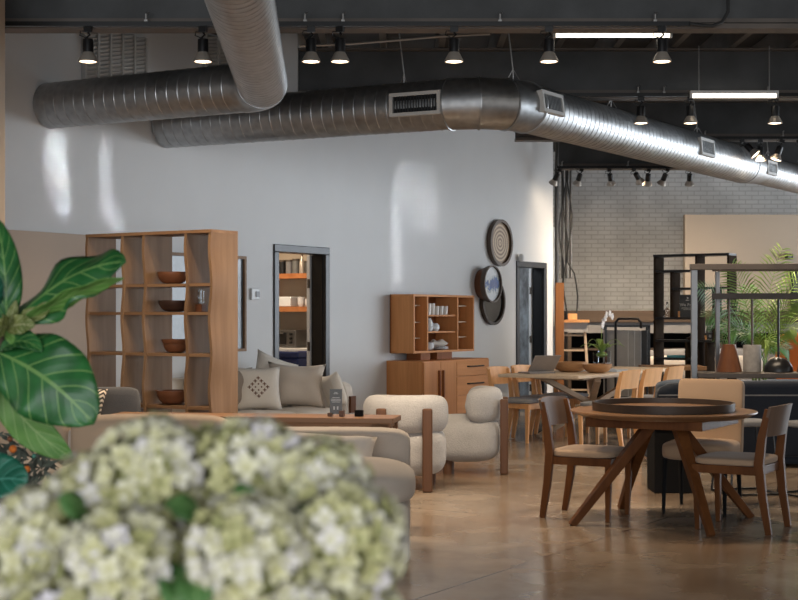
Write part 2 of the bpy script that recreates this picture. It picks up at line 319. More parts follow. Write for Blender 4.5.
# ------------------------------------------------------------------ mesh builder
class MB:
    def __init__(s): s.bm = bmesh.new()
    def _addmesh(s, verts, faces):
        vs = [s.bm.verts.new(v) for v in verts]
        for f in faces:
            try: s.bm.faces.new([vs[i] for i in f])
            except ValueError: pass
        return s
    def box(s, c, d, rz=0, M4=None):
        hx, hy, hz = d[0] / 2, d[1] / 2, d[2] / 2
        m = Matrix.Translation(c) @ Matrix.Rotation(rz, 4, 'Z')
        if M4: m = M4
        v = [m @ Vector((x, y, z)) for x in (-hx, hx) for y in (-hy, hy) for z in (-hz, hz)]
        return s._addmesh(v, [(0, 1, 3, 2), (4, 6, 7, 5), (0, 4, 5, 1), (2, 3, 7, 6), (0, 2, 6, 4), (1, 5, 7, 3)])
    def b2(s, a, b):   # box from two corners
        return s.box([(a[i] + b[i]) / 2 for i in range(3)], [abs(b[i] - a[i]) for i in range(3)])
    def bar(s, a, b, w, h, up=Vector((0, 0, 1)), w2=None, h2=None):
        a, b = Vector(a), Vector(b); t = (b - a).normalized()
        if abs(t.dot(up)) > 0.98: up = Vector((0, 1, 0))
        x = t.cross(up).normalized(); y = x.cross(t).normalized()
        w2 = w if w2 is None else w2; h2 = h if h2 is None else h2
        v = []
        for p, ww, hh in ((a, w, h), (b, w2, h2)):
            for sx, sy in ((-1, -1), (1, -1), (1, 1), (-1, 1)): v.append(p + x * sx * ww / 2 + y * sy * hh / 2)
        return s._addmesh(v, [(3, 2, 1, 0), (4, 5, 6, 7), (0, 1, 5, 4), (1, 2, 6, 5), (2, 3, 7, 6), (3, 0, 4, 7)])
    def cyl(s, a, b, r1, r2=None, n=16):
        return s.tube([a, b], [r1, r1 if r2 is None else r2], n)
    def tube(s, pts, r, n=8, caps=True, sq=None):
        pts = [Vector(p) for p in pts]
        rs = r if isinstance(r, (list, tuple)) else [r] * len(pts)
        ref = None; verts = []; faces = []
        for i, p in enumerate(pts):
            if i == 0: t = pts[1] - p
            elif i == len(pts) - 1: t = p - pts[i - 1]
            else: t = (pts[i + 1] - p).normalized() + (p - pts[i - 1]).normalized()
            t.normalize()
            if ref is None:
                ref = Vector((0, 0, 1)) if abs(t.z) < 0.9 else Vector((0, 1, 0))
            x = t.cross(ref)
            if x.length < 1e-5: x = t.orthogonal()
            x.normalize(); y = x.cross(t).normalized(); ref = y
            if sq:
                for sx, sy in ((-1, -1), (1, -1), (1, 1), (-1, 1)): verts.append(p + x * sx * sq[0] * rs[i] + y * sy * sq[1] * rs[i])
            else:
                for k in range(n):
                    a = 2 * PI * k / n; verts.append(p + (x * math.cos(a) + y * math.sin(a)) * rs[i])
        if sq: n = 4
        for i in range(len(pts) - 1):
            for k in range(n):
                k2 = (k + 1) % n
                faces.append((i * n + k, i * n + k2, (i + 1) * n + k2, (i + 1) * n + k))
        if caps:
            faces.append(tuple(range(n - 1, -1, -1))); L = (len(pts) - 1) * n
            faces.append(tuple(L + k for k in range(n)))
        return s._addmesh(verts, faces)
    def lathe(s, prof, n=28, M4=None):
        m = M4 or Matrix.Identity(4); rings = []
        for r, z in prof:
            if r < 1e-6: rings.append([s.bm.verts.new(m @ Vector((0, 0, z)))])
            else: rings.append([s.bm.verts.new(m @ Vector((r * math.cos(2 * PI * k / n), r * math.sin(2 * PI * k / n), z))) for k in range(n)])
        for A, B in zip(rings, rings[1:]):
            for k in range(n):
                k2 = (k + 1) % n
                q = [A[k % len(A)], A[k2 % len(A)], B[k2 % len(B)], B[k % len(B)]]
                u = []
                for v in q:
                    if v not in u: u.append(v)
                if len(u) > 2:
                    try: s.bm.faces.new(u)
                    except ValueError: pass
        return s
    def sphere(s, c, r, n=12, sc=(1, 1, 1)):
        bmesh.ops.create_uvsphere(s.bm, u_segments=n, v_segments=max(6, n // 2 + 2), radius=r, matrix=Matrix.Translation(c) @ Matrix.Diagonal((*sc, 1)))
        return s
    def prism(s, poly, z0, z1, M4=None):
        m = M4 or Matrix.Identity(4); n = len(poly)
        v = [m @ Vector((x, y, z0)) for x, y in poly] + [m @ Vector((x, y, z1)) for x, y in poly]
        f = [tuple(range(n - 1, -1, -1)), tuple(range(n, 2 * n))] + [(i, (i + 1) % n, n + (i + 1) % n, n + i) for i in range(n)]
        return s._addmesh(v, f)
    def pillow(s, w, h, t, M4=None, n=14, pinch=0.10, seed=0, lump=0.0):
        m = M4 or Matrix.Identity(4); grid = {}
        for side in (1, -1):
            for i in range(n + 1):
                for j in range(n + 1):
                    x, y = 2 * i / n - 1, 2 * j / n - 1
                    edge = i in (0, n) or j in (0, n)
                    if edge and side == -1: grid[(side, i, j)] = grid[(1, i, j)]; continue
                    hh = (max(0, 1 - x ** 4) * max(0, 1 - y ** 4)) ** 0.55
                    if lump: hh *= 1 + lump * noise.noise((x * 1.5 + seed, y * 1.5, side))
                    xx = x * (1 - pinch * (1 - y * y) * abs(x)); yy = y * (1 - pinch * (1 - x * x) * abs(y))
                    grid[(side, i, j)] = s.bm.verts.new(m @ Vector((xx * w / 2, side * hh * t / 2, yy * h / 2)))
            for i in range(n):
                for j in range(n):
                    q = [grid[(side, i, j)], grid[(side, i + 1, j)], grid[(side, i + 1, j + 1)], grid[(side, i, j + 1)]]
                    if side == -1: q.reverse()
                    try: s.bm.faces.new(q)
                    except ValueError: pass
        return s
    def superbox(s, c, d, e=4.0, n=20, M4=None, top_puff=0.0):
        """rounded cushion: a cube grid pushed on to a superellipsoid"""
        m = (M4 or Matrix.Identity(4)) @ Matrix.Translation(c)
        tmp = bmesh.new(); bmesh.ops.create_cube(tmp, size=2)
        bmesh.ops.subdivide_edges(tmp, edges=tmp.edges[:], cuts=n // 2, use_grid_fill=True)
        mp = {}
        for v in tmp.verts:
            p = v.co; L = (abs(p.x) ** e + abs(p.y) ** e + abs(p.z) ** e) ** (1 / e)
            q = p / L
            z = q.z + (top_puff * (1 - q.x ** 2) * (1 - q.y ** 2) if q.z > 0 else 0)
            mp[v] = s.bm.verts.new(m @ Vector((q.x * d[0] / 2, q.y * d[1] / 2, z * d[2] / 2)))
        for f in tmp.faces: s.bm.faces.new([mp[v] for v in f.verts])
        tmp.free(); return s
    def build(s, name, mat, parent=None, loc=None, rz=0.0, smooth=False, bevel=0.0, seg=2, rot=None, angle=35, attr=None):
        bmesh.ops.recalc_face_normals(s.bm, faces=s.bm.faces[:])
        me = bpy.data.meshes.new(name); s.bm.to_mesh(me); s.bm.free()
        o = bpy.data.objects.new(name, me); C.objects.link(o)
        if isinstance(mat, str): mat = M[mat]
        me.materials.append(mat)
        if smooth:
            if smooth == 'auto': me.shade_smooth(); me.set_sharp_from_angle(angle=R(angle))
            else: me.shade_smooth()
        if bevel:
            b = o.modifiers.new('bevel', 'BEVEL'); b.width = bevel; b.segments = seg; b.limit_method = 'ANGLE'; b.angle_limit = R(30)
        if parent is not None: o.parent = parent
        if loc is not None: o.location = loc
        if rot is not None: o.rotation_euler = rot
        elif rz: o.rotation_euler = (0, 0, rz)
        return o

def tag(o, label, cat, group=None):
    o['label'] = label; o['category'] = cat
    if group: o['group'] = group
    return o
def thing(name, label, cat, loc=(0, 0, 0), rz=0.0, group=None):
    o = bpy.data.objects.new(name, None); C.objects.link(o); o.empty_display_size = 0.1
    o.location = loc; o.rotation_euler = (0, 0, rz)
    return tag(o, label, cat, group)
def struct(o): o['kind'] = 'structure'; return o
def copy_tree(o, parent=None):
    c = o.copy(); C.objects.link(c)
    if parent is not None: c.parent = parent
    for ch in [x for x in bpy.data.objects if x.parent == o and x is not c]:
        copy_tree(ch, c)
    return c
def dup(o, loc, rz, label=None, group=None):
    c = copy_tree(o); c.location = loc; c.rotation_euler = (0, 0, rz)
    if label: c['label'] = label
    if group: c['group'] = group
    return c
def face(dx, dy): return math.atan2(dy, dx) + PI / 2          # local -Y looks along (dx, dy)
def T(x, y, z, rx=0, ry=0, rz=0): return Matrix.Translation((x, y, z)) @ Euler((rx, ry, rz)).to_matrix().to_4x4()

# ------------------------------------------------------------------ long white wall frame
W0 = Vector((-1.065, 15.2, 0)); U = Vector((math.cos(TH), math.sin(TH), 0)); N = Vector((math.sin(TH), -math.cos(TH), 0))
def ws(px):
    a = (px - 399) / F
    return (a * W0.y - W0.x) / (U.x - a * U.y)
def wz(px, py):
    Y = W0.y + U.y * ws(px); return CH + (HZ - py) / F * Y
def LW(s, q, z=0): return W0 + U * s - N * q + Vector((0, 0, z))     # q > 0 goes behind the wall

# ------------------------------------------------------------------ setting
struct(MB().b2((-9, -3, -0.1), (14, 27, 0)).build('floor', 'concrete'))
WT = 4.2; D1a, D1b, D2a, D2b, DH = ws(275), ws(327), ws(517), ws(545), 2.12
w = MB(); Ts = 0.16; SE = ws(553)
for a, b, z0, z1 in ((-7, D1a, 0, WT), (D1a, D1b, DH, WT), (D1b, D2a, 0, WT), (D2a, D2b, DH, WT), (D2b, SE, 0, WT)):
    w.b2((a, 0, z0), (b, Ts, z1))
struct(w.build('wall_back', 'wall_white', loc=W0, rz=TH))
struct(MB().b2((-7, -0.07, 0), (ws(88), -0.001, 2.11)).build('wall_lower_left', 'wall_lower', loc=W0, rz=TH))  # thin slab, darker and warmer than the wall above it
struct(MB().b2((-4.2, 8.9, 0), (P(5, 0, 9.2).x, 9.2, WT)).build('wall_left', 'pillar'))
struct(MB().b2((0.5, 24, 0), (13, 24.25, 4.2)).build('wall_far', 'brick'))
struct(MB().b2((P(685, 0, 22.6).x, 22.6, 0), (13, 22.75, 3.02)).build('wall_right', 'drywall'))
struct(MB().b2((-9, -3, WT), (14, 27, WT + 0.15)).build('ceiling', 'deck'))
struct(MB().b2((-1.12, 13.18, 3.45), (-0.955, 15.25, WT)).build('trim_1', 'wall_white'))
struct(MB().b2((-7, -0.012, 0), (ws(275), 0, 0.1)).b2((D1b + 0.05, -0.012, 0), (D2a - 0.05, 0, 0.1)).build('baseboard_back', 'wall_white', loc=W0, rz=TH))

BEAMS = [(10.1, -6.0, 7.0), (13.3, -0.955, 8.5), (16.5, 1.37, 10.0), (19.75, 2.25, 12.0)]
for Y, x0, x1 in BEAMS:
    b = MB().b2((x0, Y - 0.02, 3.48), (x1, Y + 0.02, 3.90))
    struct(b.build('beam_web', 'beam'))
    struct(MB().b2((x0, Y - 0.09, 3.45), (x1, Y + 0.09, 3.485)).b2((x0, Y - 0.05, 3.50), (x1, Y - 0.021, 3.53)).b2((x0, Y - 0.09, 3.90), (x1, Y + 0.09, 3.92)).build('beam_flange', 'flange'))
x = -0.7
while x < 9:
    Ymax = min(23.9, W0.y + (x - W0.x) / U.x * U.y - 0.15)
    struct(MB().b2((x - 0.03, 9.0, 3.93), (x + 0.03, Ymax, 4.19)).build('ceiling_joist', 'joist')); x += 0.55

# door frames
for nm, a, b in (('door_1', D1a, D1b), ('door_2', D2a, D2b)):
    f = MB(); fw = 0.05
    f.b2((a - 0.03, -0.02, 0), (a + fw, Ts + 0.02, DH - fw)).b2((b - fw, -0.02, 0), (b + 0.03, Ts + 0.02, DH - fw)).b2((a - 0.03, -0.02, DH - fw), (b + 0.03, Ts + 0.02, DH + 0.03))
    dr = struct(f.build(nm, 'frame_metal', loc=W0, rz=TH, bevel=0.006))
    MB().b2((b - fw - 0.012, 0.02, 0), (b - fw - 0.001, Ts, DH - fw - 0.001)).build('door_jamb', 'black', dr)
    MB().b2((b - fw - 0.03, Ts + 0.021, 0), (b - fw + 0.03, Ts + 0.06, DH - fw)).build('door_stop', 'wall_white', dr)
    for hz in (0.35, 1.05, 1.75):
        MB().box((b - fw - 0.036, Ts + 0.03, hz), (0.012, 0.03, 0.1)).build('hinge', 'bronze', dr)

# pantry behind the first doorway (its end wall faces the door)
PE = 1.55
pw = MB().b2((PE, Ts, 0), (PE + 0.1, 2.3, 2.7)).b2((-1.6, 2.3, 0), (PE + 0.1, 2.4, 2.7)).b2((-1.7, Ts, 0), (-1.6, 2.3, 2.7)).b2((-1.7, Ts, 2.7), (PE + 0.1, 2.4, 2.8))
struct(pw.build('wall_pantry', 'pantrywall', loc=W0, rz=TH))
pw = MB().b2((D2b + 0.55, Ts, 0), (D2b + 0.65, 2.4, 2.6)).b2((D2a - 1.2, 2.4, 0), (D2b + 0.65, 2.5, 2.6)).b2((D2a - 1.2, Ts, 2.6), (D2b + 0.65, 2.5, 2.7)).b2((D2a - 1.3, Ts, 0), (D2a - 1.2, 2.4, 2.6))
struct(pw.build('wall_hallway', 'mottled', loc=W0, rz=TH))

def onwall(name, label, cat, s, q, z, group=None): return thing(name, label, cat, LW(s, q, z), TH, group)

for z, lab in ((1.90, 'upper reddish wooden pantry shelf seen through the first doorway'), (1.50, 'lower reddish wooden pantry shelf holding white crockery')):
    tag(MB().b2((PE - 0.3, 0.2, z - 0.06), (PE - 0.001, 2.2, z)).build('wall_shelf', 'pantryoak', loc=W0, rz=TH), lab, 'shelf', 'pantry shelves')
for i, (q, r, h, mt, lab) in enumerate(((0.93, 0.045, 0.15, 'steel', 'short steel canister nearest the door jamb on the upper pantry shelf'), (1.02, 0.035, 0.25, 'glass', 'tall glass bottle on the upper pantry shelf'), (1.11, 0.045, 0.18, 'signgrey', 'grey tin beside the tall bottle on the upper pantry shelf'), (1.21, 0.045, 0.17, 'plastic_grey', 'dark tin in the middle of the upper pantry shelf'), (1.32, 0.05, 0.17, 'black', 'black tin at the left end of the upper pantry shelf'))):
    t = onwall('canister', lab, 'jar', PE - 0.15, q, 1.901, 'tins and bottles on the upper pantry shelf')
    if mt == 'glass': MB().lathe([(0, 0), (r, 0), (r, h * 0.55), (0.012, h * 0.75), (0.012, h * 0.95), (0, h * 0.95)], 14).build('body', 'bulb', t, smooth='auto')
    else: MB().lathe([(0, 0), (r, 0), (r, h * 0.85), (0, h * 0.85)], 16).build('body', mt, t, smooth='auto')
    MB().lathe([(0, h * 0.86), (r * (0.4 if mt == 'glass' else 1.03), h * 0.86), (r * (0.4 if mt == 'glass' else 1.03), h), (0, h)], 16).build('lid', 'bronze', t, smooth='auto')
for i, (q, n, lab) in enumerate(((0.92, 3, 'short stack of white cups at the jamb end of the lower pantry shelf'), (1.03, 4, 'second short stack of white cups on the lower pantry shelf'))):
    for k in range(n):
        tag(MB().lathe([(0, 0), (0.03, 0), (0.045, 0.03), (0.045, 0.05), (0.038, 0.05), (0.03, 0.01), (0, 0.01)], 16).build('stacked_cup', 'ceramic', loc=LW(PE - 0.15, q, 1.501 + k * 0.022), smooth='auto'), 'white cup nested in ' + ('the nearer' if i == 0 else 'the second') + ' cup stack on the lower pantry shelf', 'cup', 'white cups on the pantry shelf ' + 'ab'[i])
tag(MB().box((0, 0, 0.06), (0.2, 0.32, 0.12)).build('crockery_box', 'ceramic', loc=LW(PE - 0.16, 1.27, 1.501), rz=TH, bevel=0.01), 'white rectangular dish box on the lower pantry shelf', 'box')
cab = onwall('pantry_cabinet', 'cream pantry base cabinet with drawers under the toaster oven', 'cabinet', PE - 0.31, 1.2, 0)
MB().b2((-0.29, -0.98, 0.0), (0.29, 0.98, 0.97)).build('body', 'pantrywall', cab)
MB().b2((-0.31, -1.0, 0.97), (0.3, 1.0, 1.01)).build('worktop', 'plastic_white', cab, bevel=0.005)
for k in range(4):
    for zz, hh in ((0.82, 0.2), (0.4, 0.58)):
        d_ = MB().box((-0.298, -0.73 + k * 0.486, zz), (0.014, 0.46, hh)).build('drawer_front', 'pantrywall', cab, bevel=0.004)
        MB().box((-0.312, -0.73 + k * 0.486, zz + hh * 0.3), (0.014, 0.1, 0.012)).build('pull', 'black', d_)
tv = onwall('toaster_oven', 'steel toaster oven on the pantry worktop', 'oven', PE - 0.32, 1.09, 1.011)
MB().box((0, 0, 0.11), (0.3, 0.42, 0.2)).build('body', 'steel', tv, bevel=0.012)
MB().box((-0.155, 0.06, 0.11), (0.012, 0.27, 0.14)).build('glass_door', 'black', tv, bevel=0.004)
MB().cyl((-0.175, -0.05, 0.17), (-0.175, 0.17, 0.17), 0.008).build('handle', 'steel', tv, smooth='auto')
for kz in (0.06, 0.11, 0.16): MB().cyl((-0.152, -0.15, kz), (-0.172, -0.15, kz), 0.016).build('knob', 'black', tv, smooth='auto')
cm = onwall('coffee_machine', 'black coffee machine left of the toaster oven in the pantry', 'coffee machine', PE - 0.32, 1.44, 1.011)
MB().b2((-0.12, -0.1, 0), (0.12, 0.1, 0.03)).b2((0.02, -0.1, 0.03), (0.12, 0.1, 0.28)).b2((-0.12, -0.1, 0.2), (0.12, 0.1, 0.3)).build('body', 'black', cm, bevel=0.008)
MB().lathe([(0, 0.032), (0.05, 0.032), (0.06, 0.1), (0.045, 0.15), (0, 0.15)], 16, T(-0.05, 0, 0)).build('jug', 'glass', cm, smooth='auto')
bb = onwall('storage_bin', 'royal blue lidded bin standing inside the first doorway', 'bin', 0.50, 0.60, 0)
MB().b2((-0.16, -0.3, 0), (0.16, 0.3, 0.92)).build('body', 'bluebin', bb, bevel=0.02)
MB().b2((-0.18, -0.32, 0.92), (0.18, 0.32, 0.99)).build('lid', 'bluebin', bb, bevel=0.015)
MB().b2((-0.17, -0.30, 0.991), (-0.15, 0.30, 0.997)).build('lid_seam', 'plastic_white', bb)

# louvres on the wall above the ducts
for px0, px1, py0, py1, lab in ((82, 143, 22, 90, 'wide pale louvred vent panel high on the white wall above the left duct'), (203, 240, 22, 72, 'narrow pale louvred vent panel beside the duct elbow high on the wall')):
    s0, s1 = ws(px0), ws(px1); z1, z0 = wz(px0, py0) - 0.02, wz(px0, py1)
    z1 = min(z1, 4.18)
    t = onwall('wall_louver', lab, 'vent', (s0 + s1) / 2, 0, z0); wd = s1 - s0; hh = z1 - z0
    MB().b2((-wd / 2, -0.012, 0), (wd / 2, -0.001, hh)).build('backing', 'greyboard', t)
    fr = MB()
    ncol = max(2, int(round(wd / 0.17)))
    for k in range(ncol + 1): fr.box((-wd / 2 + k * wd / ncol, -0.03, hh / 2), (0.022, 0.05, hh))
    fr.build('frame', 'louver', t)
    sl = MB(); z = 0.02
    while z < hh - 0.02:
        for k in range(ncol):
            sl.bar((-wd / 2 + k * wd / ncol + 0.01, -0.03, z - 0.010), (-wd / 2 + (k + 1) * wd / ncol - 0.01, -0.03, z + 0.018), 0.035, 0.010, Vector((0, 0.7, 0.7)))
        z += 0.036
    sl.build('slats', 'louver', t)

# mirror, thermostat, discs, detector
s0, s1 = ws(164), ws(242); t = onwall('wall_mirror', 'wide wood-framed mirror on the white wall behind the bookcase', 'mirror', (s0 + s1) / 2, -0.001, 1.03)
wd = s1 - s0
MB().b2((-wd / 2, -0.03, 0), (wd / 2, -0.0, 0.97)).build('backing', 'oakH', t)
MB().b2((-wd / 2 + 0.03, -0.034, 0.03), (wd / 2 - 0.03, -0.031, 0.94)).build('mirror_glass', 'mirror', t)
MB().b2((-wd / 2, -0.06, 0), (wd / 2, -0.035, 0.03)).b2((-wd / 2, -0.06, 0.94), (wd / 2, -0.035, 0.97)).b2((-wd / 2, -0.06, 0.03), (-wd / 2 + 0.03, -0.035, 0.94)).b2((wd / 2 - 0.03, -0.06, 0.03), (wd / 2, -0.035, 0.94)).build('frame', 'oakH', t)
t = onwall('thermostat', 'small white square thermostat on the wall left of the first doorway', 'thermostat', ws(254), -0.001, wz(254, 300))
MB().b2((-0.07, -0.025, 0), (0.07, 0, 0.12)).build('body', 'plastic_white', t, bevel=0.006)
MB().b2((-0.005, -0.032, 0.03), (0.055, -0.026, 0.09)).build('screen', 'plastic_grey', t)
def disc(name, label, s, z, d, depth, rim, face_mat, off=0.0, cat='wall plate', rimw=0.03):
    t = onwall(name, label, cat, s, -0.002 - off, z, 'round plates on the white wall')
    MX = T(0, 0, 0, R(90), 0, 0)
    r = d / 2
    MB().lathe([(r - rimw, 0.0), (r - 0.004, 0.0), (r, depth * 0.4), (r, depth), (r - rimw, depth), (r - rimw, 0.0)], 48, MX).build('rim', rim, t, smooth='auto')
    MB().lathe([(0, depth * 0.55), (r - rimw - 0.001, depth * 0.55), (r - rimw - 0.001, depth * 0.35), (0, depth * 0.35)], 48, MX).build('face', face_mat, t, smooth='auto')
    return t
M['goldrim'] = plain('bronze_brown_rim', (0.075, 0.05, 0.035), 0.4, 0.3)
M['darkmirror'] = plain('smoked_mirror', (0.06, 0.058, 0.056), 0.1, 0.8, 0.3, 4)
disc('wall_plate', 'brown rimmed round wall plate with gold ring pattern, topmost of the three plates', ws(497.5), 2.375, 0.635, 0.07, 'goldrim', 'discgold', rimw=0.04)
disc('wall_plate', 'small round wall plate with a blue and white glaze splash', ws(481.5), 1.81, 0.49, 0.07, 'goldrim', 'discblue', 0.11, rimw=0.016)
MB().lathe([(0.0, 0.0), (0.2, 0), (0.235, 0.11), (0, 0.11)], 40, T(0, 0.11, 0, R(90))).build('stand_off', 'conetop', bpy.data.objects['wall_plate.001'], smooth='auto')
disc('wall_plate', 'dark smoked round wall mirror plate lowest, overlapped by the blue plate', ws(490.5), 1.58, 0.63, 0.06, 'tray', 'darkmirror', rimw=0.035)
t = onwall('motion_detector', 'little white sensor on the wall above the second doorway', 'detector', ws(518), -0.001, wz(518, 261))
MB().lathe([(0, 0), (0.04, 0), (0.045, 0.05), (0.03, 0.09), (0, 0.1)], 14, T(0, -0.05, 0)).build('body', 'plastic_white', t, smooth='auto')

# ------------------------------------------------------------------ bookcase
FR = Vector((-1.42, 10.6, 0)); BW, BD, BH = 1.314, 0.315, 2.05
def bt(px):
    a = (px - 399) / F; return -(-1.42 - 10.6 * a) / (0.843 + 0.537 * a)     # local x (negative = left)
bk = thing('bookcase', 'tall open oak bookcase with wavy uprights standing before the white wall', 'bookcase', FR, TH - PI / 2)
def wave(z): return 0.011 * math.cos(2 * PI * (z - 1.642) / 0.54)
def upright(x0, w=0.024):
    m = MB(); nz, ny = 48, 4; v = []; 
    for side in (-w / 2, w / 2):
        for iy in range(ny + 1):
            for iz in range(nz + 1):
                z = iz / nz * (BH - 0.024); y = iy / ny * BD
                v.append((x0 + side + wave(z) * (1 - iy / ny), y, z))
    st = (ny + 1) * (nz + 1); f = []
    for sd in (0, 1):
        for iy in range(ny):
            for iz in range(nz):
                a = sd * st + iy * (nz + 1) + iz; f.append((a, a + 1, a + nz + 2, a + nz + 1))
    for iz in range(nz):
        a = iz; f.append((a, a + 1, st + a + 1, st + a)); a = ny * (nz + 1) + iz; f.append((a, a + 1, st + a + 1, st + a))
    for iy in range(ny):
        a = iy * (nz + 1); f.append((a, a + nz + 1, st + a + nz + 1, st + a)); a += nz; f.append((a, a + nz + 1, st + a + nz + 1, st + a))
    m._addmesh(v, f); return m.build('upright', 'oak', bk, smooth='auto')
UPX = [bt(87.3), bt(122.5), bt(144), bt(186), bt(210.2)]
for xx in UPX: upright(xx)
MB().b2((-BW - 0.0, -0.004, BH - 0.024), (0.0, BD, BH)).build('top_board', 'oakH', bk)
for z in (1.642, 1.423, 1.103, 0.697, 0.10):
    MB().b2((UPX[0] + 0.014, 0.012, z - 0.022), (UPX[-1] - 0.014, BD - 0.01, z)).build('shelf_board', 'oakH', bk)
def onbook(px, y, z): return bk.matrix_world @ Vector((0, 0, 0)) + Vector((math.cos(TH - PI / 2) * bt(px) - math.sin(TH - PI / 2) * y, math.sin(TH - PI / 2) * bt(px) + math.cos(TH - PI / 2) * y, z)) + (FR if bk.matrix_world.translation.length < 0.1 else Vector())
def bowl_prof(r, h, t=0.012, foot=0.35):
    o = [(0, 0), (r * foot, 0)] + [(r * (foot + (1 - foot) * math.sin(a * PI / 16)), h * (1 - math.cos(a * PI / 16))) for a in range(1, 9)]
    i = [(max(0.0, p[0] - t), p[1] + (0 if k == len(o) - 1 else t * 0.8)) for k, p in enumerate(o)][::-1]
    return o + [(o[-1][0] - t, o[-1][1])] + i[1:-1] + [(0, t)]
def bowl(loc, r, h, mat, label, group='wooden bowls in the bookcase'):
    return tag(MB().lathe(bowl_prof(r, h), 36).build('wooden_bowl', mat, loc=loc, smooth='auto', angle=50), label, 'bowl', group)
bowl(onbook(160, 0.15, 1.643), 0.125, 0.095, 'bowlred', 'reddish wooden bowl on the top bookcase shelf')
bowl(onbook(162, 0.15, 1.424), 0.13, 0.09, 'bowldark', 'nearly black wooden bowl on the second bookcase shelf')
bowl(onbook(163, 0.15, 1.104), 0.10, 0.075, 'bowlred', 'lower of two nested bowls on the third bookcase shelf')
bowl(onbook(163, 0.15, 1.150), 0.115, 0.06, 'bowlred', 'upper of two nested bowls on the third bookcase shelf')
bowl(onbook(160, 0.15, 0.698), 0.13, 0.11, 'bowlred', 'deep brown wooden bowl on the lowest bookcase shelf')
t = thing('hurricane_candle', 'square wood block candle holder with glass chimney on the second bookcase shelf', 'candle holder', onbook(190, 0.13, 1.424), TH - PI / 2)
MB().box((0, 0, 0.03), (0.065, 0.065, 0.06)).build('base', 'bowlred', t, bevel=0.003)
MB().lathe([(0.022, 0.061), (0.025, 0.061), (0.025, 0.17), (0.022, 0.17), (0.022, 0.061)], 20).build('chimney', 'glass', t, smooth='auto')
tag(MB().lathe([(0, 0), (0.03, 0), (0.018, 0.02), (0.012, 0.08), (0.03, 0.13), (0.012, 0.17), (0.02, 0.19), (0, 0.19)], 20).build('figurine', 'bowldark', loc=onbook(136, 0.12, 1.643), smooth='auto'), 'slim dark turned figurine on the top bookcase shelf', 'figurine')

# ------------------------------------------------------------------ white sofa along the wall
def sofa_piece(t, mat, w, d, arm_h=0.70, seat_z=0.46, arm_w=0.17, back_h=0.80, nseat=3, arms=(1, 1)):
    MB().b2((-w / 2 + 0.02, -d / 2 + 0.05, 0.06), (w / 2 - 0.02, d / 2 - 0.02, 0.29)).build('base', mat, t, bevel=0.03, seg=3)
    for s_ in (-1, 1):
        if arms[0 if s_ < 0 else 1]:
            MB().superbox((s_ * (w / 2 - arm_w / 2), 0, 0.07 + (arm_h - 0.07) / 2), (arm_w, d, arm_h - 0.07), 8).build('armrest', mat, t, smooth=True)
    MB().superbox((0, d / 2 - 0.13, 0.07 + (back_h - 0.07) / 2), (w - 0.1, 0.26, back_h - 0.07), 8).build('backrest', mat, t, smooth=True)
    iw = w - arm_w * sum(arms); x0 = -w / 2 + arm_w * arms[0]
    for k in range(nseat):
        MB().superbox((x0 + (k + 0.5) * iw / nseat, -0.12, 0.29 + (seat_z - 0.29) / 2), (iw / nseat - 0.01, d - 0.28, seat_z - 0.29), 5, top_puff=0.15).build('seat_cushion', mat, t, smooth=True)
    for sx in (-1, 1):
        for sy in (-1, 1): MB().box((sx * (w / 2 - 0.1), sy * (d / 2 - 0.12), 0.03), (0.06, 0.06, 0.06)).build('foot', 'walnut', t)
SW, SD = 2.35, 0.93
sc_ = -0.36 - SW / 2
sofa = onwall('sofa', 'off-white sofa with wooden arm panel along the white wall under the first doorway', 'sofa', sc_, -0.02 - SD / 2, 0)
sofa_piece(sofa, 'sofawhite', SW, SD, arm_h=0.72)
MB().b2((SW / 2 - 0.10, -SD / 2 - 0.025, 0.40), (SW / 2 - 0.01, -SD / 2 + 0.02, 0.57)).build('arm_panel', 'walnut', sofa)
def pil(name, label, s, q, zc, w, h, t_, mat, lean=12, yaw=0, roll=0, group='pillows on the off-white sofa', lump_=0.25, **kw):
    o = MB().pillow(w, h, t_, T(0, 0, 0), seed=s, lump=lump_, **kw).build(name, mat, loc=LW(s, q, zc), rot=(R(lean), R(roll), TH + R(yaw)), smooth=True)
    return tag(o, label, 'pillow', group)
pil('throw_pillow', 'taupe back pillow at the bookcase end of the off-white sofa', -1.60, -0.36, 0.68, 0.46, 0.42, 0.16, 'pillowbrown', -10, -25)
ep = pil('throw_pillow', 'cream pillow embroidered with an orange diamond motif on the off-white sofa', -1.42, -0.52, 0.68, 0.48, 0.44, 0.15, 'pillowlight', -14, -42, lump_=0.0)
em = MB()
for i in range(4):
    for j in range(4):
        if True:
            cx, cz = (i - j) * 0.030, (i + j - 3) * 0.030
            L_ = 0.034 if (i in (0, 3)) or (j in (0, 3)) else 0.016
            em.box((cx, -0.075, cz), (L_, 0.006, 0.008)).box((cx, -0.075, cz), (0.008, 0.006, L_))
em.build('embroidery', 'conetop', ep)
pil('throw_pillow', 'pale pillow tilted on its corner behind the large linen pillow', -0.92, -0.34, 0.76, 0.50, 0.46, 0.15, 'pillowlight', -12, -25, 20)
pil('throw_pillow', 'large plump greige linen pillow in the middle of the off-white sofa', -0.88, -0.60, 0.69, 0.60, 0.47, 0.22, 'pillow', -14, -45, 3, pinch=0.16)
pil('throw_pillow', 'small pale pillow leaning on the wooden-panel arm of the off-white sofa', -0.60, -0.86, 0.63, 0.40, 0.36, 0.13, 'pillowlight', -15, 58, 10)
pil('throw_pillow', 'grey pillow on the off-white sofa seen through the bookcase', -2.06, -0.36, 0.66, 0.44, 0.38, 0.15, 'pillow', -10, 0)

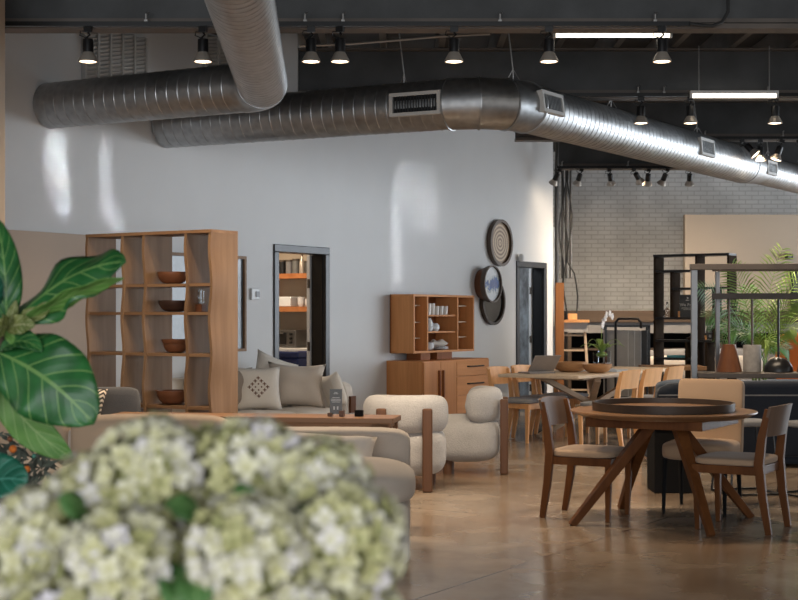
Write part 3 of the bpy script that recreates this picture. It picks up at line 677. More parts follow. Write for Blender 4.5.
# ------------------------------------------------------------------ sideboard and hutch
sb = onwall('sideboard', 'cherry wood sideboard with two doors and three drawers against the white wall', 'sideboard', 1.70, -0.002, 0)
w_, d_, h0, h1 = 1.60, 0.50, 0.19, 0.857
MB().b2((0, -d_, h0), (w_, 0, h1)).build('body', 'cherry', sb, bevel=0.004)
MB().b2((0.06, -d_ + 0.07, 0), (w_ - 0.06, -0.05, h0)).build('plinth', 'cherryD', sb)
for a, b, hx in ((0.012, 0.386, 0.345), (0.394, 0.765, 0.435)):
    dd = MB().b2((a, -d_ - 0.02, h0 + 0.012), (b, -d_, h1 - 0.012)).build('door', 'cherry', sb, bevel=0.003)
    MB().b2((hx - 0.012, -d_ - 0.045, 0.42), (hx + 0.012, -d_ - 0.02, 0.74)).build('handle', 'cherryD', dd)
zz = [h0 + 0.012, 0.42, 0.652, h1 - 0.012]
for k in range(3):
    dd = MB().b2((0.775, -d_ - 0.02, zz[k] + 0.004), (w_ - 0.02, -d_, zz[k + 1] - 0.004)).build('drawer', 'cherryH', sb, bevel=0.003)
    zc = (zz[k] + zz[k + 1]) / 2 + 0.02
    MB().tube([(1.02, -d_ - 0.02, zc), (1.04, -d_ - 0.045, zc), (1.40, -d_ - 0.045, zc), (1.42, -d_ - 0.02, zc)], 0.009, 8).build('handle', 'tray', dd)
hu = onwall('hutch', 'cherry wood open hutch raised on two blocks on top of the sideboard', 'hutch', 1.76, -0.012, 0.858)
w_, d_, h = 1.45, 0.335, 0.70; zb = 0.088
MB().b2((0.28, -0.26, 0), (0.50, -0.06, zb)).build('riser', 'cherryD', hu); MB().b2((0.66, -0.26, 0), (1.02, -0.06, zb)).build('riser', 'cherryD', hu)
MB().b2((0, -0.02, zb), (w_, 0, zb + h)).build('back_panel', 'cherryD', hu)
MB().b2((0, -d_, zb + h - 0.025), (w_, -0.02, zb + h)).build('top_panel', 'cherryH', hu)
MB().b2((0, -d_, zb), (w_, -0.02, zb + 0.025)).build('bottom_panel', 'cherryH', hu)
for xx in (0.0, 0.305, 1.025, w_ - 0.025): MB().b2((xx, -d_, zb + 0.025), (xx + 0.025, -0.02, zb + h - 0.025)).build('side_panel', 'cherry', hu)
for z in (0.237, 0.437): MB().b2((0.33, -d_ + 0.03, zb + z), (1.025, -0.02, zb + z + 0.02)).build('shelf_board', 'cherryH', hu)
for a, b in ((0.025, 0.305), (1.05, w_ - 0.025)):
    for z in (0.17, 0.36, 0.56): MB().b2((a, -d_ + 0.1, zb + z), (b, -0.02, zb + z + 0.014)).build('shelf_board', 'pale', hu)
HB = 0.858 + zb
def onhutch(x, y, z): return LW(1.76 + x, -0.012 + y, HB + z + 0.001)
def cupprof(r, h): return [(0, 0), (r * 0.85, 0), (r, h), (r - 0.004, h), (r * 0.85 - 0.004, 0.008), (0, 0.008)]
M['frostglass'] = plain('frosted_tumbler', (0.55, 0.50, 0.45), 0.2, 0, 0.05, spec=0.6)
for k, (x, y, h_) in enumerate(((0.46, -0.25, 0.135), (0.55, -0.25, 0.135), (0.65, -0.25, 0.105), (0.755, -0.25, 0.105), (0.86, -0.25, 0.105))):
    tag(MB().lathe(cupprof(0.042, h_), 18).build('tumbler', 'frostglass', loc=onhutch(x, y, 0.457), smooth='auto'), ['first tall frosted tumbler at the left of the hutch glass row', 'second tall frosted tumbler in the hutch glass row', 'third, shorter frosted tumbler in the hutch glass row', 'fourth, shorter frosted tumbler in the hutch glass row', 'last short frosted tumbler at the right of the hutch glass row'][k], 'glass', 'tumblers on the upper hutch shelf')
tag(MB().lathe([(0, 0), (0.045, 0), (0.06, 0.04), (0.062, 0.09), (0.045, 0.135), (0.03, 0.15), (0.036, 0.16), (0.028, 0.16), (0.02, 0.14), (0, 0.14)], 24).build('vase', 'ceramic', loc=onhutch(0.47, -0.25, 0.257), smooth='auto'), 'taller white ceramic vase on the middle hutch shelf', 'vase', 'white vases in the hutch')
tag(MB().lathe([(0, 0), (0.04, 0), (0.06, 0.03), (0.058, 0.07), (0.035, 0.095), (0.03, 0.095), (0.03, 0.08), (0, 0.08)], 24).build('vase', 'ceramic', loc=onhutch(0.62, -0.25, 0.257), smooth='auto'), 'squat white ceramic vase on the middle hutch shelf', 'vase', 'white vases in the hutch')
for k in range(3):
    tag(MB().lathe(bowl_prof(0.075, 0.05, 0.006), 24).build('bowl', 'ceramic', loc=onhutch(0.48, -0.24, 0.026 + k * 0.022), smooth='auto', angle=50), 'white bowl, ' + ('bottom', 'middle', 'top')[k] + ' of the bowl stack at the base of the hutch', 'bowl', 'white bowls in the hutch')
for k in range(3):
    tag(MB().lathe([(0, 0), (0.06, 0), (0.11, 0.012), (0.11, 0.017), (0.06, 0.007), (0, 0.007)], 28).build('plate', 'ceramic', loc=onhutch(0.82, -0.2, 0.026 + k * 0.012), smooth='auto'), 'white plate, ' + ('bottom', 'middle', 'top')[k] + ' of the plate stack at the base of the hutch', 'plate', 'white plates in the hutch')
tag(MB().pillow(0.22, 0.16, 0.07, T(0, 0, 0, R(90)), lump=1.2, seed=3).build('folded_cloth', 'pillowlight', loc=onhutch(0.76, -0.21, 0.105), rz=0.4, smooth=True), 'crumpled white cloth on the plate stack in the hutch', 'cloth')

wt = onwall('console_table', 'thin black console table against the wall right of the sideboard', 'table', 4.25, -0.02, 0)
MB().b2((-0.75, -0.32, 0.60), (0.75, 0, 0.64)).build('tabletop', 'black', wt, bevel=0.003)
for sx in (-0.72, 0.72):
    for sy in (-0.3, -0.02): MB().box((sx, sy, 0.3), (0.03, 0.03, 0.6)).build('leg', 'black', wt)

# ------------------------------------------------------------------ boucle armchairs
def make_armchair(label, loc, rz):
    t = thing('armchair', label, 'armchair', loc, rz, 'cream boucle armchairs')
    MB().superbox((0, -0.04, 0.30), (0.66, 0.66, 0.40), 3.6, 24, top_puff=0.06).build('seat', 'boucle', t, smooth=True)
    # back band swept round the rear of the seat
    m = MB(); ns, nc = 28, 20; prev = None
    for i in range(ns + 1):
        a = R(90 + 82 * (2 * i / ns - 1)); e = abs(2 * i / ns - 1)
        k = (max(0.0, 1 - e ** 8)) ** 0.5
        c = Vector((0.285 * math.cos(a), 0.27 * math.sin(a) - 0.055, 0.605))
        rad = Vector((math.cos(a), math.sin(a), 0)); ring = []
        for j in range(nc):
            b = 2 * PI * j / nc; cx, cz = math.cos(b), math.sin(b)
            cx = math.copysign(abs(cx) ** 0.7, cx); cz = math.copysign(abs(cz) ** 0.7, cz)
            ring.append(m.bm.verts.new(c + rad * (0.10 * k * cx) + Vector((0, 0, 0.155 * k * cz))))
        if prev:
            for j in range(nc): m.bm.faces.new([prev[j], prev[(j + 1) % nc], ring[(j + 1) % nc], ring[j]])
        prev = ring
    m.build('backrest', 'boucle', t, smooth=True)
    for sx in (-1, 1):
        MB().box((sx * 0.183, 0.325, 0.33), (0.08, 0.07, 0.66)).build('post', 'walnutP', t, bevel=0.012)
        MB().lathe([(0, 0), (0.04, 0), (0.045, 0.16), (0, 0.16)], 18, T(sx * 0.2, -0.17, 0)).build('leg', 'walnutP', t, smooth='auto')
    return t
ac = make_armchair('cream boucle barrel armchair seen from behind, nearer the sofa', (0.055, 11.39, 0), face(0.04, 1))
dup(ac, (0.615, 12.52, 0), face(-1, 0.08), 'cream boucle barrel armchair seen side-on before the sideboard')

# ------------------------------------------------------------------ foreground sectional sofa
fs = thing('sofa', 'long beige linen sofa in front of the wooden console table', 'sofa', (-1.47, 8.2, 0), 0)
FW = 3.06
MB().b2((-FW / 2, -0.50, 0.015), (FW / 2, 0.55, 0.36)).build('base', 'linen', fs, bevel=0.05, seg=4)
MB().superbox((0, 0.40, 0.37), (FW + 0.02, 0.30, 0.67), 16, 36).build('backrest', 'linen', fs, smooth=True)
for k in range(3):
    MB().superbox((-FW / 2 + FW / 3 * (k + 0.5) + 0.02, -0.17, 0.44), (FW / 3 + 0.03, 0.86, 0.24), 3.6, 20, top_puff=0.2).build('seat_cushion', 'linen', fs, smooth=True)
for k in range(2):
    MB().superbox((-FW / 2 + 0.52 + k * 0.98, 0.33, 0.63), (0.98, 0.30, 0.33), 4.5, 20).build('back_cushion', 'linenwarm', fs, smooth=True)
tag(MB().pillow(0.55, 0.34, 0.18, T(0, 0, 0), lump=0.3, seed=5, pinch=0.12).build('throw_pillow', 'pillow', loc=(-0.40, 8.20, 0.555), rot=(R(-35), R(4), R(6)), smooth=True), 'greige linen pillow lying against the back of the foreground sofa', 'pillow')

# ------------------------------------------------------------------ console table
ct = thing('console_table', 'long wooden console table behind the foreground sofa', 'table', (-0.98, 9.4, 0), R(-9))
MB().b2((-0.98, -0.17, 0.692), (0.98, 0.17, 0.728)).build('tabletop', 'console', ct, bevel=0.004)
MB().b2((-0.95, -0.14, 0.665), (0.95, 0.14, 0.691)).build('apron', 'console', ct)
for sx in (-1, 1):
    for sy in (-1, 1): MB().box((sx * 0.90, sy * 0.115, 0.346), (0.13, 0.05, 0.69)).build('leg', 'console', ct)
sg = thing('sign_card', 'grey printed card in a small wooden stand on the console table', 'sign', P(336, 416.5, 9.27) * 1.0, R(-9))
sg.location.z = 0.729
MB().box((0, 0, 0.098), (0.082, 0.006, 0.165)).build('card', 'signgrey', sg)
MB().box((-0.038, 0, 0.012), (0.03, 0.05, 0.022)).build('stand', 'walnutP', sg, bevel=0.002); MB().box((0.040, 0, 0.02), (0.03, 0.05, 0.038)).build('stand', 'walnutP', sg, bevel=0.002)
pr = MB()
for zz_, ww in ((0.158, 0.02), (0.150, 0.03), (0.124, 0.05), (0.113, 0.065), (0.104, 0.065), (0.095, 0.055)): pr.box((0, -0.0038, zz_), (ww, 0.001, 0.0035))
for xx in (-0.012, 0.012): pr.box((xx, -0.0038, 0.055), (0.010, 0.001, 0.022))
pr.build('print', 'ink', sg)
tag(MB().lathe([(0, 0), (0.03, 0), (0.03, 0.04), (0.022, 0.04), (0.022, 0.015), (0, 0.015)], 18).build('tealight_holder', 'blackmatte', loc=(-0.265, 9.28, 0.729), smooth='auto'), 'small dark tealight holder near the right end of the console', 'candle holder')

# ------------------------------------------------------------------ grey chair and zigzag pillow at the left
gc = thing('lounge_chair', 'charcoal grey upholstered chair behind the foreground sofa, beside the bookcase', 'armchair', (-2.27, 10.2, 0), R(8))
MB().superbox((0, 0.26, 0.55), (0.74, 0.15, 0.62), 10).build('backrest', 'greyfab', gc, smooth=True)
MB().superbox((0, -0.05, 0.36), (0.70, 0.62, 0.22), 5).build('seat', 'greyfab', gc, smooth=True)
for sx in (-1, 1):
    for sy in (-0.28, 0.26): MB().cyl((sx * 0.3, sy, 0), (sx * 0.29, sy, 0.27), 0.018, 0.025).build('leg', 'walnut', gc, smooth='auto')
tag(MB().pillow(0.45, 0.42, 0.15, T(0, 0, 0)).build('throw_pillow', 'zig', loc=(-2.36, 10.1, 0.69), rot=(R(-14), R(8), R(8)), smooth=True), 'black and cream zigzag pillow on the charcoal grey chair', 'pillow')

# ------------------------------------------------------------------ dining chairs and round table
def make_chair(label, loc, rz, wd, sm, bm_, group):
    t = thing('dining_chair', label, 'chair', loc, rz, group)
    for sx in (-1, 1):
        MB().tube([(sx * 0.205, -0.205, 0), (sx * 0.215, -0.215, 0.43)], [0.75, 1.1], sq=(0.021, 0.021)).build('leg', wd, t, bevel=0.004)
        MB().tube([(sx * 0.215, 0.265, 0), (sx * 0.222, 0.225, 0.25), (sx * 0.226, 0.205, 0.45), (sx * 0.226, 0.225, 0.62), (sx * 0.222, 0.262, 0.80)], [0.78, 1.0, 1.15, 1.0, 0.7], sq=(0.019, 0.026)).build('leg', wd, t, bevel=0.004)
    MB().b2((-0.20, -0.232, 0.365), (0.20, -0.21, 0.43)).b2((-0.235, -0.2, 0.375), (-0.213, 0.19, 0.43)).b2((0.213, -0.2, 0.375), (0.235, 0.19, 0.43)).b2((-0.2, 0.19, 0.375), (0.2, 0.212, 0.43)).build('seat_frame', wd, t, bevel=0.004)
    MB().superbox((0, -0.012, 0.453), (0.50, 0.46, 0.055), 5, 20, top_puff=0.15).build('seat', sm, t, smooth=True)
    m = MB(); n = 14; v = []; f = []
    for k in range(n + 1):
        a = 2 * k / n - 1; x = a * 0.238; y = 0.248 + 0.045 * (1 - a * a)
        for z, dy in ((0.625, -0.012), (0.70, 0.002), (0.825 - 0.010 * a * a, 0.03)):
            v.append((x, y + dy - 0.009, z)); v.append((x, y + dy + 0.009, z))
    for k in range(n):
        o = k * 6; q = o + 6
        f += [(o, o + 2, q + 2, q), (o + 2, o + 4, q + 4, q + 2), (o + 1, q + 1, q + 3, o + 3), (o + 3, q + 3, q + 5, o + 5), (o, q, q + 1, o + 1), (o + 4, o + 5, q + 5, q + 4)]
    f += [(0, 1, 3, 2), (2, 3, 5, 4)]; o = n * 6; f += [(o, o + 2, o + 3, o + 1), (o + 2, o + 4, o + 5, o + 3)]
    m._addmesh(v, f).build('backrest', bm_, t, smooth='auto', angle=50)
    return t
dc = make_chair('walnut dining chair with tan seat on the left of the round table', (1.325, 9.735, 0), face(0.88, -0.46), 'walnut', 'tanseat', 'ply', 'walnut chairs at the round table')
dup(dc, (2.235, 9.215, 0), face(-0.855, 0.52), 'walnut dining chair with tan seat on the right of the round table')

TC = Vector((1.79, 9.49, 0))
rt = thing('dining_table', 'round walnut table with crossed splayed legs on the concrete floor', 'table', TC, R(14))
MB().lathe([(0, 0.715), (0.55, 0.715), (0.61, 0.738), (0.625, 0.748), (0.622, 0.755), (0, 0.755)], 72).build('tabletop', 'walnutH', rt, smooth='auto', angle=20)
a4 = 0.40
MB().box((0, 0, 0.684), (0.80, 0.80, 0.06), R(-44)).build('apron', 'walnut', rt, bevel=0.004)
for ang in (2, 92, 182, 272):
    c, s = math.cos(R(ang)), math.sin(R(ang))
    MB().bar((0.67 * c, 0.67 * s, 0.0), (0.13 * c - 0.05 * s, 0.13 * s + 0.05 * c, 0.653), 0.045, 0.05, Vector((0, 0, 1)), 0.08, 0.075).build('leg', 'walnut', rt, bevel=0.006)
ly = thing('serving_tray', 'large round dark wooden tray resting on the round table', 'tray', TC + Vector((-0.0, 0.0, 0.756)), 0)
MB().lathe([(0, 0), (0.475, 0), (0.478, 0.055), (0.462, 0.055), (0.459, 0.017), (0.4585, 0.001)], 72).build('rim', 'tray', ly, smooth='auto')
MB().lathe([(0, 0.002), (0.457, 0.002), (0.457, 0.018), (0, 0.018)], 64).build('base', 'walnutH', ly, smooth='auto')

# upholstered side chair
uc = thing('dining_chair', 'tall-backed tan upholstered chair behind the round table', 'chair', (2.17, 10.02, 0), face(-0.42, -0.9))
MB().superbox((0, -0.02, 0.44), (0.49, 0.56, 0.13), 5, 20, top_puff=0.1).build('seat', 'tanchair', uc, smooth=True)
m = MB().superbox((0, 0, 0), (0.475, 0.085, 0.57), 16, 28, T(0, 0.27, 0.645, R(-8)))
m.build('backrest', 'tanchair', uc, smooth=True)
for sx in (-1, 1):
    for sy, oy in ((-0.24, -0.02), (0.22, 0.05)): MB().cyl((sx * 0.215, sy + oy, 0), (sx * 0.21, sy, 0.39), 0.012, 0.02, 12).build('leg', 'blackmatte', uc, smooth='auto')
tag(MB().b2((-0.17, -0.17, 0), (0.17, 0.17, 0.52)).b2((-0.19, -0.19, 0.52), (0.19, 0.19, 0.55)).build('side_table', 'blackmatte', loc=(2.175, 11.15, 0), bevel=0.006), 'black block side table behind the round table legs', 'table')

# black wire stools
def make_stool(label, loc, rz):
    t = thing('metal_stool', label, 'stool', loc, rz, 'black metal stools')
    MB().superbox((0, 0, 0.555), (0.38, 0.36, 0.05), 5).build('seat', 'greyseat', t, smooth=True)
    for sx in (-1, 1):
        for sy in (-1, 1): MB().cyl((sx * 0.2, sy * 0.19, 0.005), (sx * 0.16, sy * 0.15, 0.53), 0.009, n=8).build('leg', 'black', t, smooth='auto')
    m = MB()
    q = [(-0.2, -0.19, 0.012), (0.2, -0.19, 0.012), (0.2, 0.19, 0.012), (-0.2, 0.19, 0.012)]
    for i in range(4): m.cyl(q[i], q[(i + 1) % 4], 0.009, n=8)
    m.build('base_rail', 'black', t, smooth='auto')
    return t
st = make_stool('black metal framed stool with grey seat behind the right walnut chair', (2.72, 11.0, 0), R(10))
dup(st, (3.22, 10.85, 0), R(25), 'black metal framed stool at the far right edge beside the navy sofa')

# navy sofa
ns = thing('sofa', 'dark navy velvet sofa with its back to the round table', 'sofa', (3.75, 13.35, 0), PI)
MB().b2((-1.37, -0.42, 0.02), (1.37, 0.42, 0.42)).build('base', 'navy', ns, bevel=0.03, seg=3)
MB().superbox((0, 0.36, 0.44), (2.74, 0.22, 0.70), 9, 24).build('backrest', 'navy', ns, smooth=True)
MB().b2((-1.36, 0.468, 0.655), (1.36, 0.476, 0.668)).build('piping', 'greyseat', ns)
for k in range(3): MB().superbox((-0.9 + k * 0.9, 0.28, 0.70), (0.9, 0.30, 0.20), 4).build('back_cushion', 'navylit', ns, smooth=True)
for k in range(3): MB().superbox((-0.9 + k * 0.9, -0.1, 0.49), (0.9, 0.66, 0.16), 5).build('seat_cushion', 'navy', ns, smooth=True)

# ------------------------------------------------------------------ long pale dining table group
TA = Vector((1.09, 15.4, 0)); TWn, TLn = 0.97, 2.85
lt = thing('dining_table', 'long bleached oak dining table with crossed legs beyond the armchairs', 'table', TA + N * TWn / 2 + U * TLn / 2, TH)
MB().prism([(-TLn / 2, -TWn / 2), (TLn / 2, -TWn / 2), (TLn / 2, TWn / 2), (-TLn / 2, TWn / 2)], 0.715, 0.75).build('tabletop', 'pale', lt, bevel=0.006)
MB().b2((-0.9, -0.3, 0.68), (0.9, 0.3, 0.714)).build('apron', 'pale', lt)
for sx in (-1, 1):
    for sy in (-1, 1):
        MB().bar((sx * 0.62, sy * 0.40, 0.0), (-sx * 0.62, -sy * 0.34 + sy * 0.06 * 0, 0.68), 0.07, 0.06).build('leg', 'pale', lt, bevel=0.006)
def TL(u, n, z=0.751): return TA + U * u + N * n + Vector((0, 0, z))
hc = None
for k, u in enumerate((0.25, 0.82, 1.39)):
    loc = TL(u, -0.0, 0) + N * 0.13
    if hc is None: hc = make_chair('honey oak chair tucked at the wall side of the long table, nearest one', loc, face(N.x, N.y), 'honey', 'greyseat', 'honey', 'honey oak chairs round the long table')
    else: dup(hc, loc, face(N.x, N.y), 'honey oak chair at the wall side of the long table, ' + ('second' if k == 1 else 'third') + ' one along')
for k, u in enumerate((0.18, 0.80, 1.45)):
    dup(hc, TL(u, 1.22, 0), face(-N.x, -N.y), 'honey oak chair pulled out on the right of the long table, ' + ('nearest one', 'second one along', 'third one along')[k])
lp = thing('laptop', 'open silver laptop near the end of the long table', 'laptop', TL(0.42, 0.26), TH + R(150))
MB().b2((-0.17, -0.12, 0), (0.17, 0.12, 0.016)).build('keyboard_base', 'laptop', lp, bevel=0.003)
MB().box((0, 0, 0), (0.34, 0.012, 0.23), M4=T(0, 0.16, 0.115, R(-40))).build('lid', 'laptop', lp, bevel=0.003)
bowl(TL(0.95, 0.42), 0.20, 0.115, 'bowlwood', 'larger honey wooden bowl on the long table', 'wooden bowls on the long table')
bowl(TL(0.85, 0.80), 0.165, 0.10, 'bowlwood', 'smaller honey wooden bowl on the long table, right of the larger one', 'wooden bowls on the long table')
tag(MB().box((0, 0, 0.004), (0.62, 0.42, 0.008)).box((0.1, 0.05, 0.012), (0.4, 0.3, 0.006), 0.3).build('paper_sheet', 'paper', loc=TL(1.45, 0.62), rz=TH + 0.2), 'blue-grey paper spread beside the bowls on the long table', 'paper')
orr = thing('orchid_plant', 'white orchid in a clear glass cube at the far end of the long table', 'plant', TL(2.55, 0.09), TH)
MB().b2((-0.09, -0.09, 0), (0.09, 0.09, 0.045)).build('base', 'signgrey', orr, bevel=0.004)
MB().b2((-0.085, -0.085, 0.047), (0.085, 0.085, 0.055)).b2((-0.085, -0.085, 0.055), (-0.079, 0.085, 0.2)).b2((0.079, -0.085, 0.055), (0.085, 0.085, 0.2)).b2((-0.079, -0.085, 0.055), (0.079, -0.079, 0.2)).b2((-0.079, 0.079, 0.055), (0.079, 0.085, 0.2)).build('pot', 'glass', orr)
MB().sphere((0, 0, 0.155), 0.07, 12, (1, 1, 0.5)).build('moss', 'palm', orr, smooth=True)
def strap(m, base, ang, L, up, w):
    c, s = math.cos(ang), math.sin(ang); pts = []
    for k in range(7):
        t_ = k / 6; r = L * t_; pts.append((Vector(base) + Vector((c * r, s * r, up * math.sin(t_ * PI * 0.8))), w * math.sin(PI * (0.15 + 0.8 * t_))))
    v = []; f = []
    for p, ww in pts:
        d = Vector((-s, c, 0)) * ww; v += [p - d, p + d]
    for k in range(6): f.append((2 * k, 2 * k + 1, 2 * k + 3, 2 * k + 2))
    m._addmesh(v, f)
m = MB()
for k in range(9): strap(m, (0, 0, 0.19), k * 0.7, 0.18 + 0.07 * (k % 3), 0.10 + 0.06 * (k % 2), 0.028)
o = m.build('leaf', 'palm', orr); o.modifiers.new('thick', 'SOLIDIFY').thickness = 0.003
st_pts = [(0, 0, 0.2), (-0.01, 0, 0.4), (0.01, 0, 0.55), (0.07, -0.03, 0.66), (0.16, -0.06, 0.64)]
MB().tube(st_pts, 0.005, 6).build('stem', 'stem', orr)
m = MB()
for k, (x, y, z) in enumerate(((0.16, -0.06, 0.63), (0.11, -0.05, 0.665), (0.06, -0.03, 0.655), (0.04, -0.02, 0.61), (0.02, 0.0, 0.57), (0.0, 0.0, 0.52))):
    for q in range(5):
        a = q * 2 * PI / 5 + k; m.sphere((x + 0.024 * math.cos(a), y - 0.01, z + 0.024 * math.sin(a)), 0.022, 8, (1, 0.35, 1))
m.build('bloom', 'orchid', orr, smooth=True)

# ------------------------------------------------------------------ far zone
st2 = thing('sample_rack', 'black framed trolley holding grey sample boards beyond the long table', 'rack', (3.12, 19.2, 0), R(-6))
fm = MB()
for sx in (-0.29, 0.29):
    for sy in (-0.22, 0.22): fm.box((sx, sy, 0.63), (0.03, 0.03, 1.26))
fm.box((0, -0.22, 0.28), (0.61, 0.03, 0.03)).box((0, 0.22, 0.28), (0.61, 0.03, 0.03)).box((0, -0.22, 1.25), (0.61, 0.03, 0.03)).box((0, 0.22, 1.25), (0.61, 0.03, 0.03))
fm.build('frame', 'black', st2)
fm = MB(); fm.tube([(-0.16, -0.25, 0.3), (-0.16, -0.25, 1.3), (-0.12, -0.25, 1.35), (0.14, -0.25, 1.35), (0.18, -0.25, 1.3), (0.18, -0.25, 1.22)], 0.018, 8).build('handle', 'black', st2, smooth='auto')
for k in range(5): MB().box((-0.15 + k * 0.09, -0.12 + 0.06 * k, 0.74), (0.34 if k < 3 else 0.16, 0.02, 0.9), R(-14)).build('board', 'greyboard' if k < 4 else 'darkboard', st2)
ld = thing('step_ladder', 'pale wooden step ladder with grey box top before the dark counter', 'ladder', (2.58, 20.6, 0), 0)
for sx in (-1, 1):
    MB().bar((sx * 0.22, -0.1, 0), (sx * 0.16, 0.05, 1.15), 0.035, 0.05).build('rail', 'pale', ld)
for z in (0.3, 0.6, 0.88, 1.1): MB().box((0, -0.08 + 0.13 * z, z), (0.36, 0.06, 0.025)).build('step', 'pale', ld)
MB().b2((-0.19, -0.06, 1.155), (0.19, 0.2, 1.29)).build('tray_box', 'greyboard', ld)
MB().b2((-0.22, -0.1, 1.291), (0.21, 0.24, 1.33)).build('top_board', 'honey', ld)
tag(MB().box((0, 0, 0.045), (0.13, 0.1, 0.09)).build('wood_block', 'honey', loc=(2.56, 20.67, 1.331), bevel=0.004), 'small pale wood block on top of the step ladder', 'block')
ctn = thing('work_counter', 'long dark brown counter with grey front along the brick wall', 'counter', (4.4, 22.0, 0), 0)
MB().b2((-1.8, -0.3, 1.285), (1.9, 0.35, 1.47)).build('worktop', 'darkcounter', ctn, bevel=0.01)
MB().b2((-1.78, -0.25, 1.12), (1.88, 0.3, 1.29)).build('fascia', 'fascia', ctn)
for xx in (-1.75, -0.6, 0.6, 1.85): MB().b2((xx - 0.03, -0.25, 0), (xx + 0.03, 0.3, 1.12)).build('side_panel', 'darkcounter', ctn)
for z in (0.5, 0.85): MB().b2((-1.72, -0.2, z), (1.82, 0.3, z + 0.03)).build('shelf_board', 'darkcounter', ctn)
MB().b2((-1.72, 0.3, 0), (1.82, 0.33, 1.12)).build('back_panel', 'blackmatte', ctn)
tag(MB().b2((-0.14, 0, 0), (-0.02, 0.12, 1.87)).build('timber_post', 'timber', loc=(2.42, 20.37, 0), bevel=0.004), 'orange timber post standing at the end of the white wall', 'post')
for k, (dx, r) in enumerate(((0.0, 0.03), (0.09, 0.022), (0.15, 0.025), (0.21, 0.02))):
    cd = MB(); cd.tube([(2.36 + dx, 20.95, 1.95 if k else 0.0), (2.36 + dx, 20.95, 3.6), (2.38 + dx, 20.95, 4.19)], r, 10)
    tag(cd.build('conduit', 'conduit', smooth='auto'), ('thick grey conduit pipe nearest the white wall end', 'second thin conduit pipe beside the white wall end', 'third conduit pipe beside the white wall end', 'outermost conduit pipe toward the brick wall')[k], 'pipe', 'conduits at the end of the white wall')
for k in range(3):
    pts = [(2.42 + 0.06 * k, 20.86, 4.195)]
    for q in range(14):
        z = 3.55 - q * 0.17; pts.append((2.42 + 0.06 * k + 0.035 * math.sin(q * 0.9 + k * 2) + (0.08 * (q > 8) if k == 2 else 0), 20.86 - 0.03 * k, z))
    tag(MB().tube(pts, 0.012, 6).build('cable', 'cable', smooth='auto'), ('black cable hanging closest to the wall end', 'middle black cable hanging over the conduits', 'black cable looping out toward the counter')[k], 'cable', 'cables at the end of the white wall')

# black etagere
eg = thing('shelving_unit', 'tall dark metal and wood etagere behind the pendant display', 'shelf', (3.41, 18.8, 0), TH - PI / 2)
EW, ED, EH = 1.03, 0.30, 2.21
M['egd'] = plain('etagere_brown', (0.030, 0.021, 0.015), 0.85, 0, 0.15, spec=0.02)
def ex(px): a = (px - 399) / F; return (3.41 - 18.8 * a) / (-0.537 * a - 0.843)
for px in (654.5, 696, 728):
    xx = ex(px); MB().b2((xx - 0.014, 0, 0), (xx + 0.014, ED, EH - 0.03)).build('side_panel', 'egd', eg)
for (p0, p1, z) in ((654, 729, EH), (655, 695.5, 2.0), (670, 695.5, 1.765), (655, 695.5, 1.37), (655, 728, 1.07), (697, 728, 1.77), (655, 695.5, 0.83), (655, 728, 0.45)):
    MB().b2((ex(p0) - 0.014 * (z == EH), 0.0, z - 0.03), (ex(p1) - 0.002, ED, z)).build('shelf_board', 'black', eg)
xx = ex(671); MB().b2((xx - 0.014, 0, 1.37), (xx + 0.014, ED, 1.97)).build('side_panel', 'egd', eg)
for px in (686, 706): xx = ex(px); MB().b2((xx - 0.014, 0, 0.45), (xx + 0.014, ED, 1.04)).build('side_panel', 'egd', eg)
xx = ex(713); MB().b2((xx - 0.012, 0, 1.07), (xx + 0.012, ED, 1.74)).build('side_panel', 'egd', eg)
CE, SE_ = math.cos(TH - PI / 2), math.sin(TH - PI / 2)
def one(px, y, z): x = ex(px); return Vector((3.41 + CE * x - SE_ * y, 18.8 + SE_ * x + CE * y, z))
def text_obj(txt, size, parent, loc, rot, mat):
    cu = bpy.data.curves.new('lettering', 'FONT'); cu.body = txt; cu.size = size; cu.align_x = 'CENTER'; cu.extrude = 0.0006
    o = bpy.data.objects.new('tmp', cu); C.objects.link(o); bpy.context.view_layer.update()
    me = bpy.data.meshes.new_from_object(o.evaluated_get(bpy.context.evaluated_depsgraph_get()))
    bpy.data.objects.remove(o)
    q = bpy.data.objects.new('lettering', me); C.objects.link(q); me.materials.clear(); me.materials.append(M[mat])
    q.parent = parent; q.location = loc; q.rotation_euler = rot; return q
sg = thing('sign_book', 'large slate sign card with pale lettering on the etagere', 'sign', one(684.5, 0.12, 1.371), TH - PI / 2 + 0.05)
MB().box((0, 0, 0.15), (0.225, 0.012, 0.30)).build('card', 'signdark', sg)
MB().b2((-0.125, -0.03, 0), (-0.105, 0.03, 0.08)).build('stand', 'honey', sg)
text_obj('We Print', 0.058, sg, (0, -0.008, 0.145), (R(90), 0, 0), 'ink')
m = MB()
for z, w_ in ((0.125, 0.17), (0.112, 0.17), (0.10, 0.12)): m.box((0, -0.0075, z), (w_, 0.001, 0.004))
m.lathe([(0, 0), (0.02, 0), (0, 0.004)], 3, T(0, -0.0075, 0.255, R(90), 0, 0)); m.box((0, -0.0075, 0.225), (0.05, 0.001, 0.008))
m.build('print', 'ink', sg)
sg = thing('sign_card', 'small slate card in a wooden stand on the etagere, behind the palm leaf', 'sign', one(707.5, 0.1, 1.071), TH - PI / 2)
MB().box((0, 0, 0.085), (0.105, 0.008, 0.165)).build('card', 'signdark', sg)
for xx in (-0.055, 0.055): MB().box((xx, 0, 0.03), (0.018, 0.05, 0.058)).build('stand', 'honey', sg)
m = MB()
for z, w_ in ((0.15, 0.04), (0.125, 0.07), (0.112, 0.07), (0.1, 0.06)): m.box((0, -0.0048, z), (w_, 0.001, 0.005))
m.box((0, -0.0048, 0.05), (0.032, 0.001, 0.035)); m.build('print', 'ink', sg)
